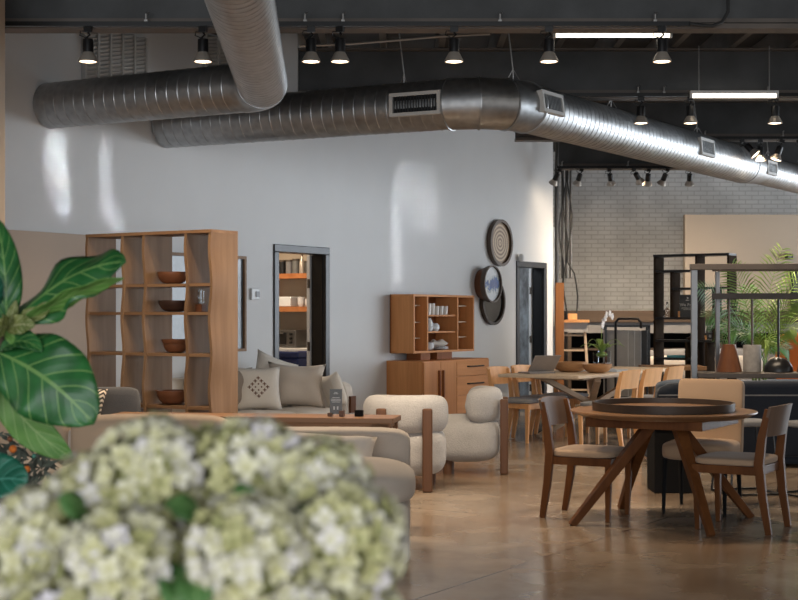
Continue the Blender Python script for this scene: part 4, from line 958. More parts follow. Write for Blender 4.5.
bo = thing('glass_bottle', 'clear glass bottle on the left of the etagere', 'bottle', one(663.3, 0.14, 1.371), 0)
MB().lathe([(0, 0), (0.045, 0), (0.045, 0.09), (0.014, 0.13), (0.014, 0.18), (0.01, 0.18), (0.01, 0.13), (0.04, 0.088), (0.04, 0.005), (0, 0.005)], 20).build('body', 'glass', bo, smooth='auto')
MB().lathe([(0, 0.181), (0.016, 0.181), (0.012, 0.205), (0, 0.207)], 12).build('stopper', 'black', bo, smooth='auto')
tag(MB().box((0, 0, 0.015), (0.28, 0.18, 0.03)).build('flat_book', 'bluebook', loc=one(675, 0.14, 0.831), rz=TH - PI / 2 + 0.08, bevel=0.003), 'teal covered book lying flat low in the etagere', 'book')
tag(MB().lathe([(0, 0), (0.05, 0), (0.07, 0.02), (0.02, 0.045), (0, 0.06)], 16).build('figurine', 'bowldark', loc=one(688, 0.12, 1.071), smooth='auto'), 'small dark trinket on the middle etagere shelf', 'figurine')

# second table far away, grey bench, orange chair
t2 = thing('dining_table', 'plain wood table end seen beyond the honey chairs at the etagere foot', 'table', (3.50, 17.72, 0), 0)
MB().b2((-0.42, -0.3, 0.71), (0.33, 0.3, 0.76)).build('tabletop', 'oakH', t2, bevel=0.004)
for sx in (-0.36, 0.27):
    for sy in (-0.24, 0.24): MB().box((sx, sy, 0.355), (0.05, 0.05, 0.71)).build('leg', 'oak', t2)
gb = thing('sofa', 'low grey upholstered sofa behind the etagere', 'sofa', (5.0, 20.7, 0), 0)
MB().b2((-1.4, -0.4, 0.05), (1.4, 0.4, 0.45)).build('base', 'greyseat', gb, bevel=0.03)
MB().superbox((0, 0.3, 0.62), (2.8, 0.22, 0.55), 6).build('backrest', 'greyseat', gb, smooth=True)
for k in range(3): MB().superbox((-0.92 + 0.92 * k, 0.05, 0.62), (0.9, 0.3, 0.36), 4).build('back_cushion', 'pillow', gb, smooth=True)
oc = thing('lounge_chair', 'orange upholstered armchair at the right edge behind the palm', 'armchair', (5.42, 18.9, 0), R(-20))
MB().superbox((0, 0.25, 0.78), (0.7, 0.16, 0.75), 5).build('backrest', 'orange', oc, smooth=True)
MB().superbox((0, -0.1, 0.36), (0.7, 0.65, 0.2), 5).build('seat', 'orange', oc, smooth=True)
for sx in (-1, 1):
    for sy in (-0.32, 0.2): MB().cyl((sx * 0.28, sy, 0), (sx * 0.28, sy, 0.27), 0.02).build('leg', 'walnut', oc, smooth='auto')
ar = thing('wall_picture', 'dark framed picture on the cream wall at the right edge', 'picture', P(801, 296, 22.59), 0)
MB().b2((-0.13, -0.02, -0.36), (0.13, 0, 0.36)).build('canvas', 'darkboard', ar)
MB().b2((-0.17, -0.03, -0.4), (-0.13, 0, 0.4)).b2((0.13, -0.03, -0.4), (0.17, 0, 0.4)).b2((-0.13, -0.03, 0.36), (0.13, 0, 0.4)).b2((-0.13, -0.03, -0.4), (0.13, 0, -0.36)).build('frame', 'black', ar)
sec = thing('security_camera', 'small black box camera on the cream wall above the palm', 'camera', P(788, 257, 22.59), 0)
MB().b2((-0.055, -0.1, -0.04), (0.055, 0, 0.05)).build('body', 'black', sec, bevel=0.006)
MB().cyl((0, -0.101, 0), (0, -0.12, 0), 0.028).build('lens', 'plastic_grey', sec, smooth='auto')

# ------------------------------------------------------------------ pendant display rack
rk = thing('display_rack', 'steel framed display rack carrying pendant lamps over a narrow shelf', 'rack', (2.95, 14.0, 0), R(-5))
for x_, y_ in ((0, 0), (0.30, 0.5), (1.75, 0), (1.85, 0.5)): MB().b2((x_ - (0.03 if y_ == 0 else 0.02), y_ - 0.03, 0), (x_ + (0.03 if y_ == 0 else 0.02), y_ + 0.03, 1.85)).build('post', 'steel', rk, bevel=0.004)
MB().b2((-0.04, -0.04, 1.851), (1.9, 0.04, 1.91)).b2((0.25, 0.47, 1.851), (1.95, 0.53, 1.90)).build('top_rail', 'bronze', rk, bevel=0.004)
MB().b2((0.2, 0.16, 1.56), (1.9, 0.20, 1.62)).build('lamp_rail', 'bronze', rk, bevel=0.004)
for xx in (0.3, 1.83): MB().b2((xx - 0.015, 0.20, 1.575), (xx + 0.015, 0.5, 1.605)).build('rail_arm', 'bronze', rk)
MB().b2((0.03, -0.10, 0.775), (1.9, 0.38, 0.825)).build('shelf_board', 'bronze', rk, bevel=0.004)
def pend(x, label, prof, mat, rodmat):
    loc = Vector((2.95, 14.0, 0)) + Matrix.Rotation(R(-5), 3, 'Z') @ Vector((x, 0.18, 0))
    t = thing('pendant_lamp', label, 'lamp', (loc.x, loc.y, 0.828), 0, 'pendant lamps on the display rack')
    top = prof[-1][1]
    MB().cyl((0, 0, top), (0, 0, 1.558 - 0.828), 0.012, n=10).build('rod', rodmat, t, smooth='auto')
    MB().lathe(prof, 36).build('shade', mat, t, smooth='auto')
cone = [(0.125, 0), (0.13, 0.0), (0.065, 0.275), (0, 0.28)]
pend(0.37, 'brown wooden cone pendant lamp, left one on the display rack', [(0.12, 0.003)] + cone, 'conetop', 'bronze')
pend(0.60, 'grey concrete cylinder pendant lamp on the display rack', [(0.08, 0.004), (0.088, 0.0), (0.09, 0.265), (0.088, 0.27), (0, 0.27)], 'concrete_grey', 'bronze')
pend(0.86, 'glossy black dome pendant lamp on the display rack', [(0.13, 0.004), (0.145, 0.0)] + [(0.145 * math.cos(a * PI / 16), 0.012 + 0.135 * math.sin(a * PI / 16)) for a in range(0, 8)] + [(0, 0.15)], 'black', 'black')
pend(1.17, 'brown wooden cone pendant lamp, right one at the photo edge', [(0.12, 0.003)] + cone, 'conetop', 'bronze')

# ------------------------------------------------------------------ palm
pm = thing('potted_palm', 'tall feathery green palm in a pot behind the pendant display', 'plant', (4.17, 16.2, 0), 0)
MB().lathe([(0, 0), (0.17, 0), (0.22, 0.38), (0.20, 0.38), (0.19, 0.33), (0, 0.33)], 24).build('pot', 'terracotta', pm, smooth='auto')
for k in range(5):
    a = k * 1.3; MB().tube([(0.06 * math.cos(a), 0.06 * math.sin(a), 0.3), (0.08 * math.cos(a), 0.08 * math.sin(a), 0.9)], [0.018, 0.012], 8).build('stem', 'stem', pm, smooth='auto')
def frond(p0, p1, p2, L, mat, seed, n=28, droop=0.25):
    p0, p1, p2 = Vector(p0), Vector(p1), Vector(p2); m = MB(); rr = random.Random(seed); pts = []
    for i in range(n + 1):
        t_ = i / n; pts.append(p0 * (1 - t_) ** 2 + p1 * 2 * t_ * (1 - t_) + p2 * t_ * t_)
    m.tube(pts[::3], [0.007 * (1 - 0.8 * k / (len(pts[::3]))) for k in range(len(pts[::3]))], 5)
    for i in range(int(n * 0.28), n):
        t_ = i / n; tan = (pts[i + 1] - pts[i]).normalized(); side = tan.cross(Vector((0, -1, 0.25))).normalized()
        l = L * (0.45 + 0.75 * math.sin(PI * min(1, 0.12 + 0.95 * (t_ - 0.28) / 0.72)) ** 0.8) * (0.9 + 0.2 * rr.random())
        for sg_ in (-1, 1):
            d = (side * sg_ * 0.8 + tan * 0.75 + Vector((0, rr.uniform(-0.25, 0.25), 0))).normalized()
            b = pts[i]; w_ = 0.011; wd = tan * w_
            mid = b + d * l * 0.5 + Vector((0, 0, -0.01)); tip = b + d * l + Vector((0, 0, -droop * l))
            m._addmesh([b - wd * 0.4, b + wd * 0.4, mid + wd, mid - wd, tip], [(0, 1, 2, 3), (3, 2, 4)])
    return m.build('frond', mat, pm)
# p in local coordinates (origin at the pot foot); tips from the picture
def fr(px, py, dy=0.0): q = P(px, py, 16.2 + dy); return (q.x - 4.17, dy, q.z)
for k, (tip, ctl, L, mt) in enumerate((
    (fr(783, 246, 0.2), fr(762, 300, 0.1), 0.30, 'palm'), (fr(731, 262, -0.1), fr(748, 300, 0), 0.28, 'palm'), (fr(695, 287, -0.6), fr(738, 292, -0.3), 0.22, 'palmdark'),
    (fr(705, 318, -0.4), fr(728, 305, -0.3), 0.20, 'palmdark'), (fr(720, 345, -0.5), fr(740, 305, -0.3), 0.22, 'palmdark'), (fr(800, 300, -0.3), fr(775, 300, -0.2), 0.25, 'palm'),
    (fr(798, 330, -0.5), fr(780, 318, -0.3), 0.22, 'palm'), (fr(745, 340, -0.4), fr(755, 318, -0.3), 0.2, 'palmdark'), (fr(770, 345, -0.3), fr(760, 330, -0.2), 0.2, 'palm'),
    (fr(812, 268, 0.5), fr(772, 300, 0.3), 0.28, 'palm'), (fr(748, 285, 0.5), fr(752, 320, 0.3), 0.25, 'palmdark'), (fr(790, 350, 0.3), fr(772, 335, 0.2), 0.2, 'palmdark'))):
    a = k * 1.3; frond((0.08 * math.cos(a), 0.08 * math.sin(a), 0.85), ctl, tip, L, mt, k)

# ------------------------------------------------------------------ ducts
def rib_path(pts, r, step=0.105, bulge=0.0025, seam=0.004):
    """axis points -> (points, radii) with a raised seam every step"""
    out, rad = [], []
    for a, b in zip(pts, pts[1:]):
        a, b = Vector(a), Vector(b); L = (b - a).length; n = max(1, int(L / step)); d = (b - a) / L
        for k in range(n):
            s0 = L * k / n
            for off, rr in ((0.0, r), (0.004, r + bulge), (0.012, r + bulge), (0.016, r)):
                out.append(a + d * (s0 + off)); rad.append(rr)
    out.append(Vector(pts[-1])); rad.append(r)
    return out, rad
def arc_pts(p, d0, d1, rad, n):
    """centre-line elbow starting at p heading d0, ending heading d1"""
    d0, d1 = Vector(d0).normalized(), Vector(d1).normalized(); ang = d0.angle(d1)
    nrm = (d1 - d0 * d0.dot(d1)).normalized(); c = Vector(p) + nrm * rad; pts = []
    for k in range(n + 1):
        a = ang * k / n; pts.append(c - nrm * rad * math.cos(a) + d0 * rad * math.sin(a))
    return pts
DZ = 3.21
R1 = 0.195
A = Vector((-3.085, 12.03, DZ)); dA = Vector((1.83, -0.98, 0)).normalized(); A = A + U * 0.10
d1 = thing('air_duct', 'left spiral steel duct leaving the wall and turning overhead toward the viewer', 'duct', (0, 0, 0))
Bp = A + dA * 2.05; DV = Vector((0.055, -1, 0)).normalized()
el = arc_pts(Bp, dA, DV, 0.30, 5)
p, r_ = rib_path([A, Bp], R1); MB().tube(p, r_, 40).build('straight_run', 'galv', d1, smooth='auto', angle=18)
MB().tube(el, [R1 + 0.006] * len(el), 40).build('elbow', 'galv', d1, smooth='auto', angle=20)
e2 = el[-1]; p, r_ = rib_path([e2, e2 + DV * 7.0], R1); MB().tube(p, r_, 40).build('straight_run', 'galv', d1, smooth='auto', angle=18)
R2 = 0.215
d2 = thing('air_duct', 'long spiral steel duct bending along the wall toward the brick wall', 'duct', (0, 0, 0))
S = Vector((-2.23, 13.36, DZ)); E0 = Vector((0.45, 12.03, DZ)); dB = (E0 - S).normalized(); dC = Vector((4.1, 6.3, 0)).normalized()
p, r_ = rib_path([S, E0], R2); MB().tube(p, r_, 44).build('straight_run', 'galv', d2, smooth='auto', angle=18)
el = arc_pts(E0, dB, dC, 0.50, 3)
def ring_loop(k, r, off=0.0):
    t_ = dB if k == 0 else dC if k == 3 else ((el[k + 1] - el[k]).normalized() + (el[k] - el[k - 1]).normalized()).normalized()
    x = t_.cross(Vector((0, 0, 1))).normalized(); y = x.cross(t_).normalized(); sx = 1 / max(0.5, t_.dot((el[min(3, k + 1)] - el[max(0, k - 1 if k == 3 else k)]).normalized()))
    return [el[k] + t_ * off + (x * math.cos(2 * PI * q / 48) * sx + y * math.sin(2 * PI * q / 48)) * r for q in range(48)]
def loft(loops):
    m = MB(); n = 48; v = [p_ for l in loops for p_ in l]
    return m._addmesh(v, [(a * n + q, a * n + (q + 1) % n, (a + 1) * n + (q + 1) % n, (a + 1) * n + q) for a in range(len(loops) - 1) for q in range(n)])
for k in range(3):
    loft([ring_loop(k, R2 + 0.004), ring_loop(k + 1, R2 + 0.004)]).build('elbow_segment', 'galv', d2, smooth='auto', angle=30)
for k in range(4):
    loft([ring_loop(k, R2 + 0.003, -0.009), ring_loop(k, R2 + 0.014, -0.007), ring_loop(k, R2 + 0.014, 0.007), ring_loop(k, R2 + 0.003, 0.009)]).build('seam_band', 'galv', d2, smooth='auto', angle=30)
E1 = el[-1]; E2 = E1 + dC * 5.6
p, r_ = rib_path([E1, E2], R2, 0.09); MB().tube(p, r_, 44).build('straight_run', 'galv', d2, smooth='auto', angle=18)
MB().tube([E2, E2 + dC * 0.5], [R2 + 0.006, 0.185], 44).build('reducer', 'galv', d2, smooth='auto', angle=50)
p, r_ = rib_path([E2 + dC * 0.5, E2 + dC * 4.5], 0.18, 0.09); MB().tube(p, r_, 40).build('straight_run', 'galv', d2, smooth='auto', angle=18)
def register(axis_pt, d, el_deg, w, h, r, mat_in='black', n=16):
    """a framed grille set on the duct's flank, facing sideways-down by el_deg"""
    d = Vector(d).normalized(); side = d.cross(Vector((0, 0, 1))).normalized()
    out = (side * math.cos(R(el_deg)) + Vector((0, 0, math.sin(R(el_deg))))).normalized(); up = out.cross(d).normalized()
    if up.z < 0: up = -up
    m4 = Matrix((d, up, out)).transposed().to_4x4(); m4.translation = Vector(axis_pt) + out * (r - 0.038)
    g = MB(); th = 0.06
    for a, b in (((-w / 2, -h / 2, 0), (w / 2, -h / 2 + 0.03, th)), ((-w / 2, h / 2 - 0.03, 0), (w / 2, h / 2, th)), ((-w / 2, -h / 2 + 0.03, 0), (-w / 2 + 0.03, h / 2 - 0.03, th)), ((w / 2 - 0.03, -h / 2 + 0.03, 0), (w / 2, h / 2 - 0.03, th))):
        c = [(a[i] + b[i]) / 2 for i in range(3)]; dm = [abs(b[i] - a[i]) for i in range(3)]; g.box(c, dm, M4=m4 @ Matrix.Translation(c))
    fr_ = g.build('register', 'louver', d2)
    g = MB(); g.box((0, 0, 0), (w - 0.06, h - 0.06, 0.01), M4=m4 @ Matrix.Translation((0, 0, 0.03))); g.build('register_backing', mat_in, fr_)
    g = MB()
    for k in range(n):
        x = -w / 2 + 0.03 + (k + 0.5) * (w - 0.06) / n; g.box((0, 0, 0), (0.008, h - 0.06, 0.014), M4=m4 @ Matrix.Translation((x, 0, 0.045)))
    g.build('register_slats', 'frame_metal' if mat_in == 'black' else 'galv', fr_)
ks = lambda px: None
def duct_at(p0, d, px):
    a = (px - 399) / F; t_ = (a * p0.y - p0.x) / (d.x - a * d.y); return p0 + d * t_
register(duct_at(S, dB, 426), dB, -2, 0.48, 0.20, R2)
register(duct_at(E1, dC, 530), dC, 8, 0.40, 0.19, R2, 'plastic_grey', 12)
register(duct_at(E1, dC, 688), dC, 5, 0.40, 0.19, R2, 'plastic_grey', 12)
register(duct_at(E1, dC, 757), dC, 0, 0.36, 0.17, 0.18, 'plastic_grey', 12)
for (p0, d, px) in ((S, dB, 404), (E1, dC, 513), (E1, dC, 611), (E1, dC, 697), (E1, dC, 768)):
    q = duct_at(p0, d, px); rr = R2 if px < 740 else 0.18
    side = Vector((-d.y, d.x, 0)).normalized()
    MB().tube([q + Vector((0, 0, rr - 0.005)), q + Vector((0, 0, rr + 0.08)), (q.x - 0.05, q.y, 3.93)], 0.006, 6).tube([q + side * 0.06 + Vector((0, 0, rr - 0.005)), q + Vector((0, 0, rr + 0.09)), q - side * 0.06 + Vector((0, 0, rr - 0.005))], 0.005, 6).build('hanger_wire', 'wire', d2)

# ------------------------------------------------------------------ track lights
def make_track(Y, x0, x1, label, clamps):
    t = thing('light_track', label, 'track', (0, Y - 0.14, 3.47), 0, 'lamp tracks under the beams')
    MB().b2((x0, -0.016, -0.016), (x1, 0.016, 0.016)).build('rail', 'black', t)
    for cx in clamps:
        MB().b2((cx - 0.012, -0.012, 0.017), (cx + 0.012, 0.10, 0.03)).tube([(cx, 0, 0.03), (cx, 0.0, 0.07), (cx + 0.015, 0.02, 0.085)], 0.008, 6).build('clamp', 'wire', t)
    return t
def xat(px, Y): return (px - 399) / F * Y
TY = [b[0] - 0.14 for b in BEAMS]
make_track(BEAMS[0][0], -5.5, xat(690, TY[0]), 'black lamp track under the nearest ceiling beam', [xat(p, TY[0]) for p in (146, 305, 343, 500, 655)])
make_track(BEAMS[1][0], xat(560, TY[1]), 5.5, 'black lamp track under the second ceiling beam', [xat(p, TY[1]) for p in (638, 664, 768)])
make_track(BEAMS[2][0], xat(690, TY[2]), 7.0, 'black lamp track under the third ceiling beam', [xat(p, TY[2]) for p in (705, 783)])
make_track(BEAMS[3][0], xat(553, TY[3]) + 0.05, 8.0, 'black lamp track under the farthest ceiling beam', [xat(p, TY[3]) for p in (562, 628)])
sp = thing('spotlight', 'x', 'lamp', (0, 0, 3.454), 0, 'track spotlights')
MB().box((0, 0, -0.02), (0.05, 0.03, 0.036)).tube([(0, 0, -0.038), (0.012, 0, -0.055), (-0.008, 0, -0.07), (0, 0, -0.088)], 0.007, 6).build('clamp', 'black', sp)
MB().tube([(0.02, 0, -0.03), (-0.05, 0, -0.03), (-0.055, 0, -0.055), (-0.01, 0, -0.075), (0.01, 0, -0.09)], 0.004, 6).build('cord', 'cable', sp)
MB().lathe([(0, -0.08), (0.032, -0.082), (0.034, -0.09), (0.034, -0.165), (0, -0.165)], 20).build('housing', 'black', sp, smooth='auto')
hd = MB().lathe([(0.030, -0.163), (0.036, -0.172), (0.058, -0.213), (0.0605, -0.218), (0.0605, -0.226), (0.054, -0.226)], 24).build('reflector', 'bulb', sp, smooth='auto')
MB().lathe([(0, -0.229), (0.03, -0.228), (0.0535, -0.222), (0.0535, -0.219), (0, -0.219)], 24).build('lens', 'lens', sp, smooth='auto')
ld_ = bpy.data.lights.new('lamp_light', 'SPOT'); ld_.energy = 110; ld_.color = (1.0, 0.80, 0.58); ld_.spot_size = R(140); ld_.spot_blend = 1.0; ld_.shadow_soft_size = 0.05
lo = bpy.data.objects.new('lamp_light', ld_); C.objects.link(lo); lo.parent = sp; lo.location = (0, 0, -0.24)
LBL = {0: ['first spotlight from the left on the nearest track, by the wide wall louver', 'second spotlight on the nearest track, left of the overhead duct', 'third spotlight on the nearest track, just right of the overhead duct', 'fourth spotlight on the nearest track, close beside the third', 'fifth spotlight on the nearest track, above the black duct grille', 'sixth spotlight on the nearest track, at the left end of the tube light', 'last spotlight on the nearest track, at the right end of the tube light'],
       1: ['left spotlight of three on the second track', 'spotlight under the left end of the second tube light', 'spotlight at the right end of the second tube light'],
       2: ['first spotlight on the third track, just over the long duct', 'second spotlight on the third track', 'third spotlight on the third track, tilted', 'spotlight cut by the right photo edge on the third track'],
       3: ['tilted spotlight nearest the white wall end on the far track', 'second tilted spotlight on the far track before the brick wall', 'third spotlight on the far track before the brick wall', 'fourth spotlight on the far track, tilted right', 'fifth spotlight on the far track, pointing straight down', 'sixth spotlight on the far track, partly behind the duct', 'last spotlight on the far track, under the duct']}
first = True
for row, pxs, tilts in ((0, (88, 203, 311, 340, 454, 549, 662), [0] * 7), (1, (641, 690.5, 775), [0] * 3), (2, (741, 760.5, 782.5, 799), [-42, 0, 18, -15]), (3, (560, 582, 609, 633, 649, 668, 690), [22, 14, -14, -34, 0, 18, -5])):
    for k, (px, tl) in enumerate(zip(pxs, tilts)):
        o = sp if first else copy_tree(sp); first = False
        o.location = (xat(px, TY[row]), TY[row], 3.454 if True else 0); o.rotation_euler = (R(30) if row == 3 else 0, R(tl), R(rnd.uniform(-25, 25)) if row < 3 else 0)
        o['label'] = LBL[row][k]; o['group'] = 'track spotlights'; o.scale = (1.12,) * 3
        if row == 3:
            lc_ = [c for c in o.children if c.type == 'LIGHT'][0]; lc_.data = lc_.data.copy(); lc_.data.energy = (2, 12, 80, 120, 150, 150, 150)[k]
# tube lights
for px0, px1, Y, z, lab in ((553, 672, 10.55, 3.505, 'near fluorescent tube light behind the nearest beam'), (690, 778, 13.0, 3.43, 'farther fluorescent tube light behind the second beam')):
    xa, xb = xat(px0, Y), xat(px1, Y)
    t = thing('tube_light', lab, 'lamp', ((xa + xb) / 2, Y, z), 0, 'fluorescent tube lights'); h = (xb - xa) / 2
    MB().b2((-h, -0.03, 0.025), (h, 0.03, 0.05)).build('housing', 'plastic_white', t)
    MB().cyl((-h + 0.02, 0, 0.004), (h - 0.02, 0, 0.004), 0.018).build('tube', 'tube', t, smooth='auto')
    for sx in (-1, 1): MB().box((sx * (h - 0.01), 0, 0.005), (0.02, 0.04, 0.04)).build('end_cap', 'plastic_white', t)
    for sx in (-1, 1): MB().cyl((sx * h * 0.8, 0, 0.05), (sx * h * 0.8, 0, (4.19 if Y < 12 else 3.9) - z), 0.006, n=6).build('hanger_rod', 'wire', t)
tag(MB().tube([P(690, 23.5, 9.93), P(700, 25, 9.93), P(712, 26, 9.93), P(722, 22, 9.93), P(728, 12, 9.93), P(728, -8, 9.95), P(724, -30, 9.98)], 0.012, 8).build('power_cord', 'cable', smooth='auto'), 'black power cord looping up from the end of the nearest track', 'cord')
tag(MB().tube([P(300, 46, 10.6), P(350, 44, 10.6), P(400, 40, 10.6), P(440, 36.5, 10.6), P(490, 34, 10.6)], 0.009, 6).build('ceiling_cable', 'wire', smooth='auto'), 'pale cable strung between the joists behind the nearest beam', 'cable')

# ------------------------------------------------------------------ fiddle-leaf fig (left)
def leaf(name, base, tip, ctl, side, W, mat, parent, cup=0.25, wv=0.10, wf=3.0, nv=20, nu=10, shape=0.85, ph=0.0):
    base, tip, ctl, side = Vector(base), Vector(tip), Vector(ctl), Vector(side)
    m = MB(); uvl = m.bm.loops.layers.uv.new('UVMap'); vs = []
    for i in range(nv + 1):
        t_ = i / nv; c = base * (1 - t_) ** 2 + ctl * 2 * t_ * (1 - t_) + tip * t_ * t_
        tan = ((ctl - base) * (1 - t_) + (tip - ctl) * t_).normalized()
        sd = (side - tan * side.dot(tan)).normalized(); nr = tan.cross(sd).normalized()
        w_ = W * max(0.02, math.sin(PI * min(1, max(0, t_ ** shape))) ** 0.62)
        row = []
        for j in range(nu + 1):
            u = 2 * j / nu - 1
            off = cup * abs(u) ** 1.5 * w_ + wv * w_ * abs(u) * math.sin(wf * 2 * PI * t_ + ph + (1.3 if u > 0 else 0))
            row.append((m.bm.verts.new(c + sd * u * w_ + nr * off), (t_, u)))
        vs.append(row)
    for i in range(nv):
        for j in range(nu):
            q = [vs[i][j], vs[i + 1][j], vs[i + 1][j + 1], vs[i][j + 1]]
            f = m.bm.faces.new([a[0] for a in q])
            for lp_, a in zip(f.loops, q): lp_[uvl].uv = a[1]
    o = m.build(name, mat, parent, smooth=True)
    s_ = o.modifiers.new('thick', 'SOLIDIFY'); s_.thickness = 0.002; s_.offset = 0
    return o
FY = 3.9
ff = thing('fiddle_leaf_fig', 'fiddle-leaf fig with large glossy leaves at the left edge', 'plant', (0, 0, 0), 0)
tr = [P(-28, 330, FY) * 1, ]
bx = P(-40, 0, FY).x
MB().tube([(bx - 0.03, FY, 0.30), (bx - 0.01, FY, 0.8), P(-16, 440, FY), P(-6, 365, FY), P(4, 330, FY), P(2, 300, FY + 0.05)], [0.022, 0.02, 0.016, 0.012, 0.008, 0.004], 10).build('trunk', 'bark', ff, smooth=True)
MB().lathe([(0, 0), (0.17, 0), (0.2, 0.34), (0.18, 0.34), (0.17, 0.3), (0, 0.3)], 28, T(bx - 0.03, FY, 0)).build('pot', 'terracotta', ff, smooth='auto')
VZ = Vector((0, 0, 1)); VX = Vector((1, 0, 0)); VY = Vector((0, 1, 0))
leaf('leaf', P(6, 326, FY), P(-3, 218, FY + 0.05), P(8, 270, FY - 0.06), VX * 0.9 + VY * 0.3, 0.047, 'leaf', ff, 0.2, 0.1, 2)
leaf('leaf', P(8, 327, FY), P(126, 262, FY - 0.10), P(70, 262, FY - 0.02), VZ * 0.75 + VY * 0.66 - VX * 0.1, 0.095, 'leaf', ff, -0.25, 0.22, 2.2, ph=0.5)
leaf('leaf', P(14, 330, FY - 0.02), P(124, 278, FY - 0.16), P(72, 287, FY - 0.10), VZ * 0.55 - VY * 0.8, 0.030, 'leafunder', ff, 0.2, 0.2, 3)
leaf('leaf', P(-4, 352, FY - 0.02), P(94, 424, FY - 0.14), P(50, 372, FY - 0.16), VX * 0.55 - VZ * -0.78 + VY * 0.1, 0.118, 'leaf', ff, -0.12, 0.12, 2.6)
leaf('leaf', P(-6, 372, FY + 0.06), P(74, 458, FY + 0.0), P(20, 430, FY + 0.02), VX * 0.7 + VZ * 0.7, 0.055, 'leafunder', ff, 0.2, 0.12, 2)
leaf('leaf', P(-40, 500, FY - 0.1), P(28, 482, FY - 0.2), P(-5, 470, FY - 0.2), VZ * 0.8 + VY * 0.5, 0.075, 'leafteal', ff, 0.15, 0.1, 2)
leaf('leaf', P(0, 352, FY - 0.03), P(42, 352, FY - 0.1), P(20, 330, FY - 0.06), VZ * 0.7 + VY * 0.7, 0.035, 'leaf', ff, 0.3, 0.1, 2)
leaf('leaf', P(-30, 330, FY), P(-2, 275, FY - 0.1), P(-18, 300, FY - 0.05), VX + VY * 0.2, 0.05, 'leafteal', ff, 0.2, 0.1, 2)
for k, (tp, c_, sd, w_) in enumerate(((P(55, 302, FY - 0.05), P(34, 318, FY - 0.05), VZ + VY * 0.4, 0.026), (P(35, 326, FY - 0.08), P(20, 322, FY - 0.08), VZ + VY * 0.2, 0.028), (P(-8, 342, FY - 0.1), P(2, 322, FY - 0.1), VZ + VX * 0.3, 0.035), (P(30, 338, FY - 0.05), P(14, 345, FY - 0.06), VZ * 0.8 + VY * 0.6, 0.022), (P(16, 300, FY - 0.04), P(12, 318, FY - 0.04), VX + VY * 0.4, 0.016))):
    leaf('young_leaf', P(8, 328, FY - 0.02), tp, c_, sd, w_, 'leafyoung' if k != 3 else 'leafunder', ff, 0.2, 0.25, 2.5, ph=k)

# ------------------------------------------------------------------ dark bouquet with orange blooms
DYb = 5.4
db = thing('flower_arrangement', 'dusky bouquet with small orange pompom blooms at the left edge', 'flowers', (0, 0, 0), 0)
dc0 = P(18, 470, DYb)
MB().lathe([(0, 0), (0.09, 0), (0.1, 0.3), (0.07, 0.62), (0.09, 0.74), (0.07, 0.74), (0.05, 0.6), (0, 0.55)], 24, T(dc0.x, dc0.y, 0)).build('vase', 'terracotta', db, smooth='auto')
rr = random.Random(11); m = MB(); ms = MB()
for k in range(120):
    px, py = rr.gauss(16, 20), rr.gauss(466, 15); py = max(436, py); px = min(px, 50); q = P(px, py, DYb + rr.uniform(-0.1, 0.1))
    a = rr.uniform(0, 2 * PI); L = rr.uniform(0.02, 0.045); d = Vector((math.cos(a), rr.uniform(-0.5, 0.5), math.sin(a))).normalized(); s_ = d.orthogonal().normalized() * L * 0.3
    m._addmesh([q - d * L, q + s_, q + d * L, q - s_], [(0, 1, 2, 3)])
    if k % 5 == 0: ms.tube([(dc0.x + rr.uniform(-0.03, 0.03), dc0.y, 0.7), (dc0.x * 0.5 + q.x * 0.5, dc0.y, q.z - 0.05), q], 0.003, 5)
o = m.build('foliage', 'darkleaf', db); ms.build('stem', 'darkleaf', db)
for px, py, r_, mt in ((13, 449, 0.015, 'orangebloom'), (27, 469, 0.013, 'orangebloom'), (10, 439, 0.011, 'bowlred'), (15, 433, 0.009, 'bowlred'), (3, 458, 0.011, 'orangebloom'), (34, 456, 0.009, 'leafteal'), (-8, 446, 0.014, 'orangebloom')):
    MB().sphere(P(px, py, DYb - 0.1), r_, 12).build('bloom', mt, db, smooth=True)
    
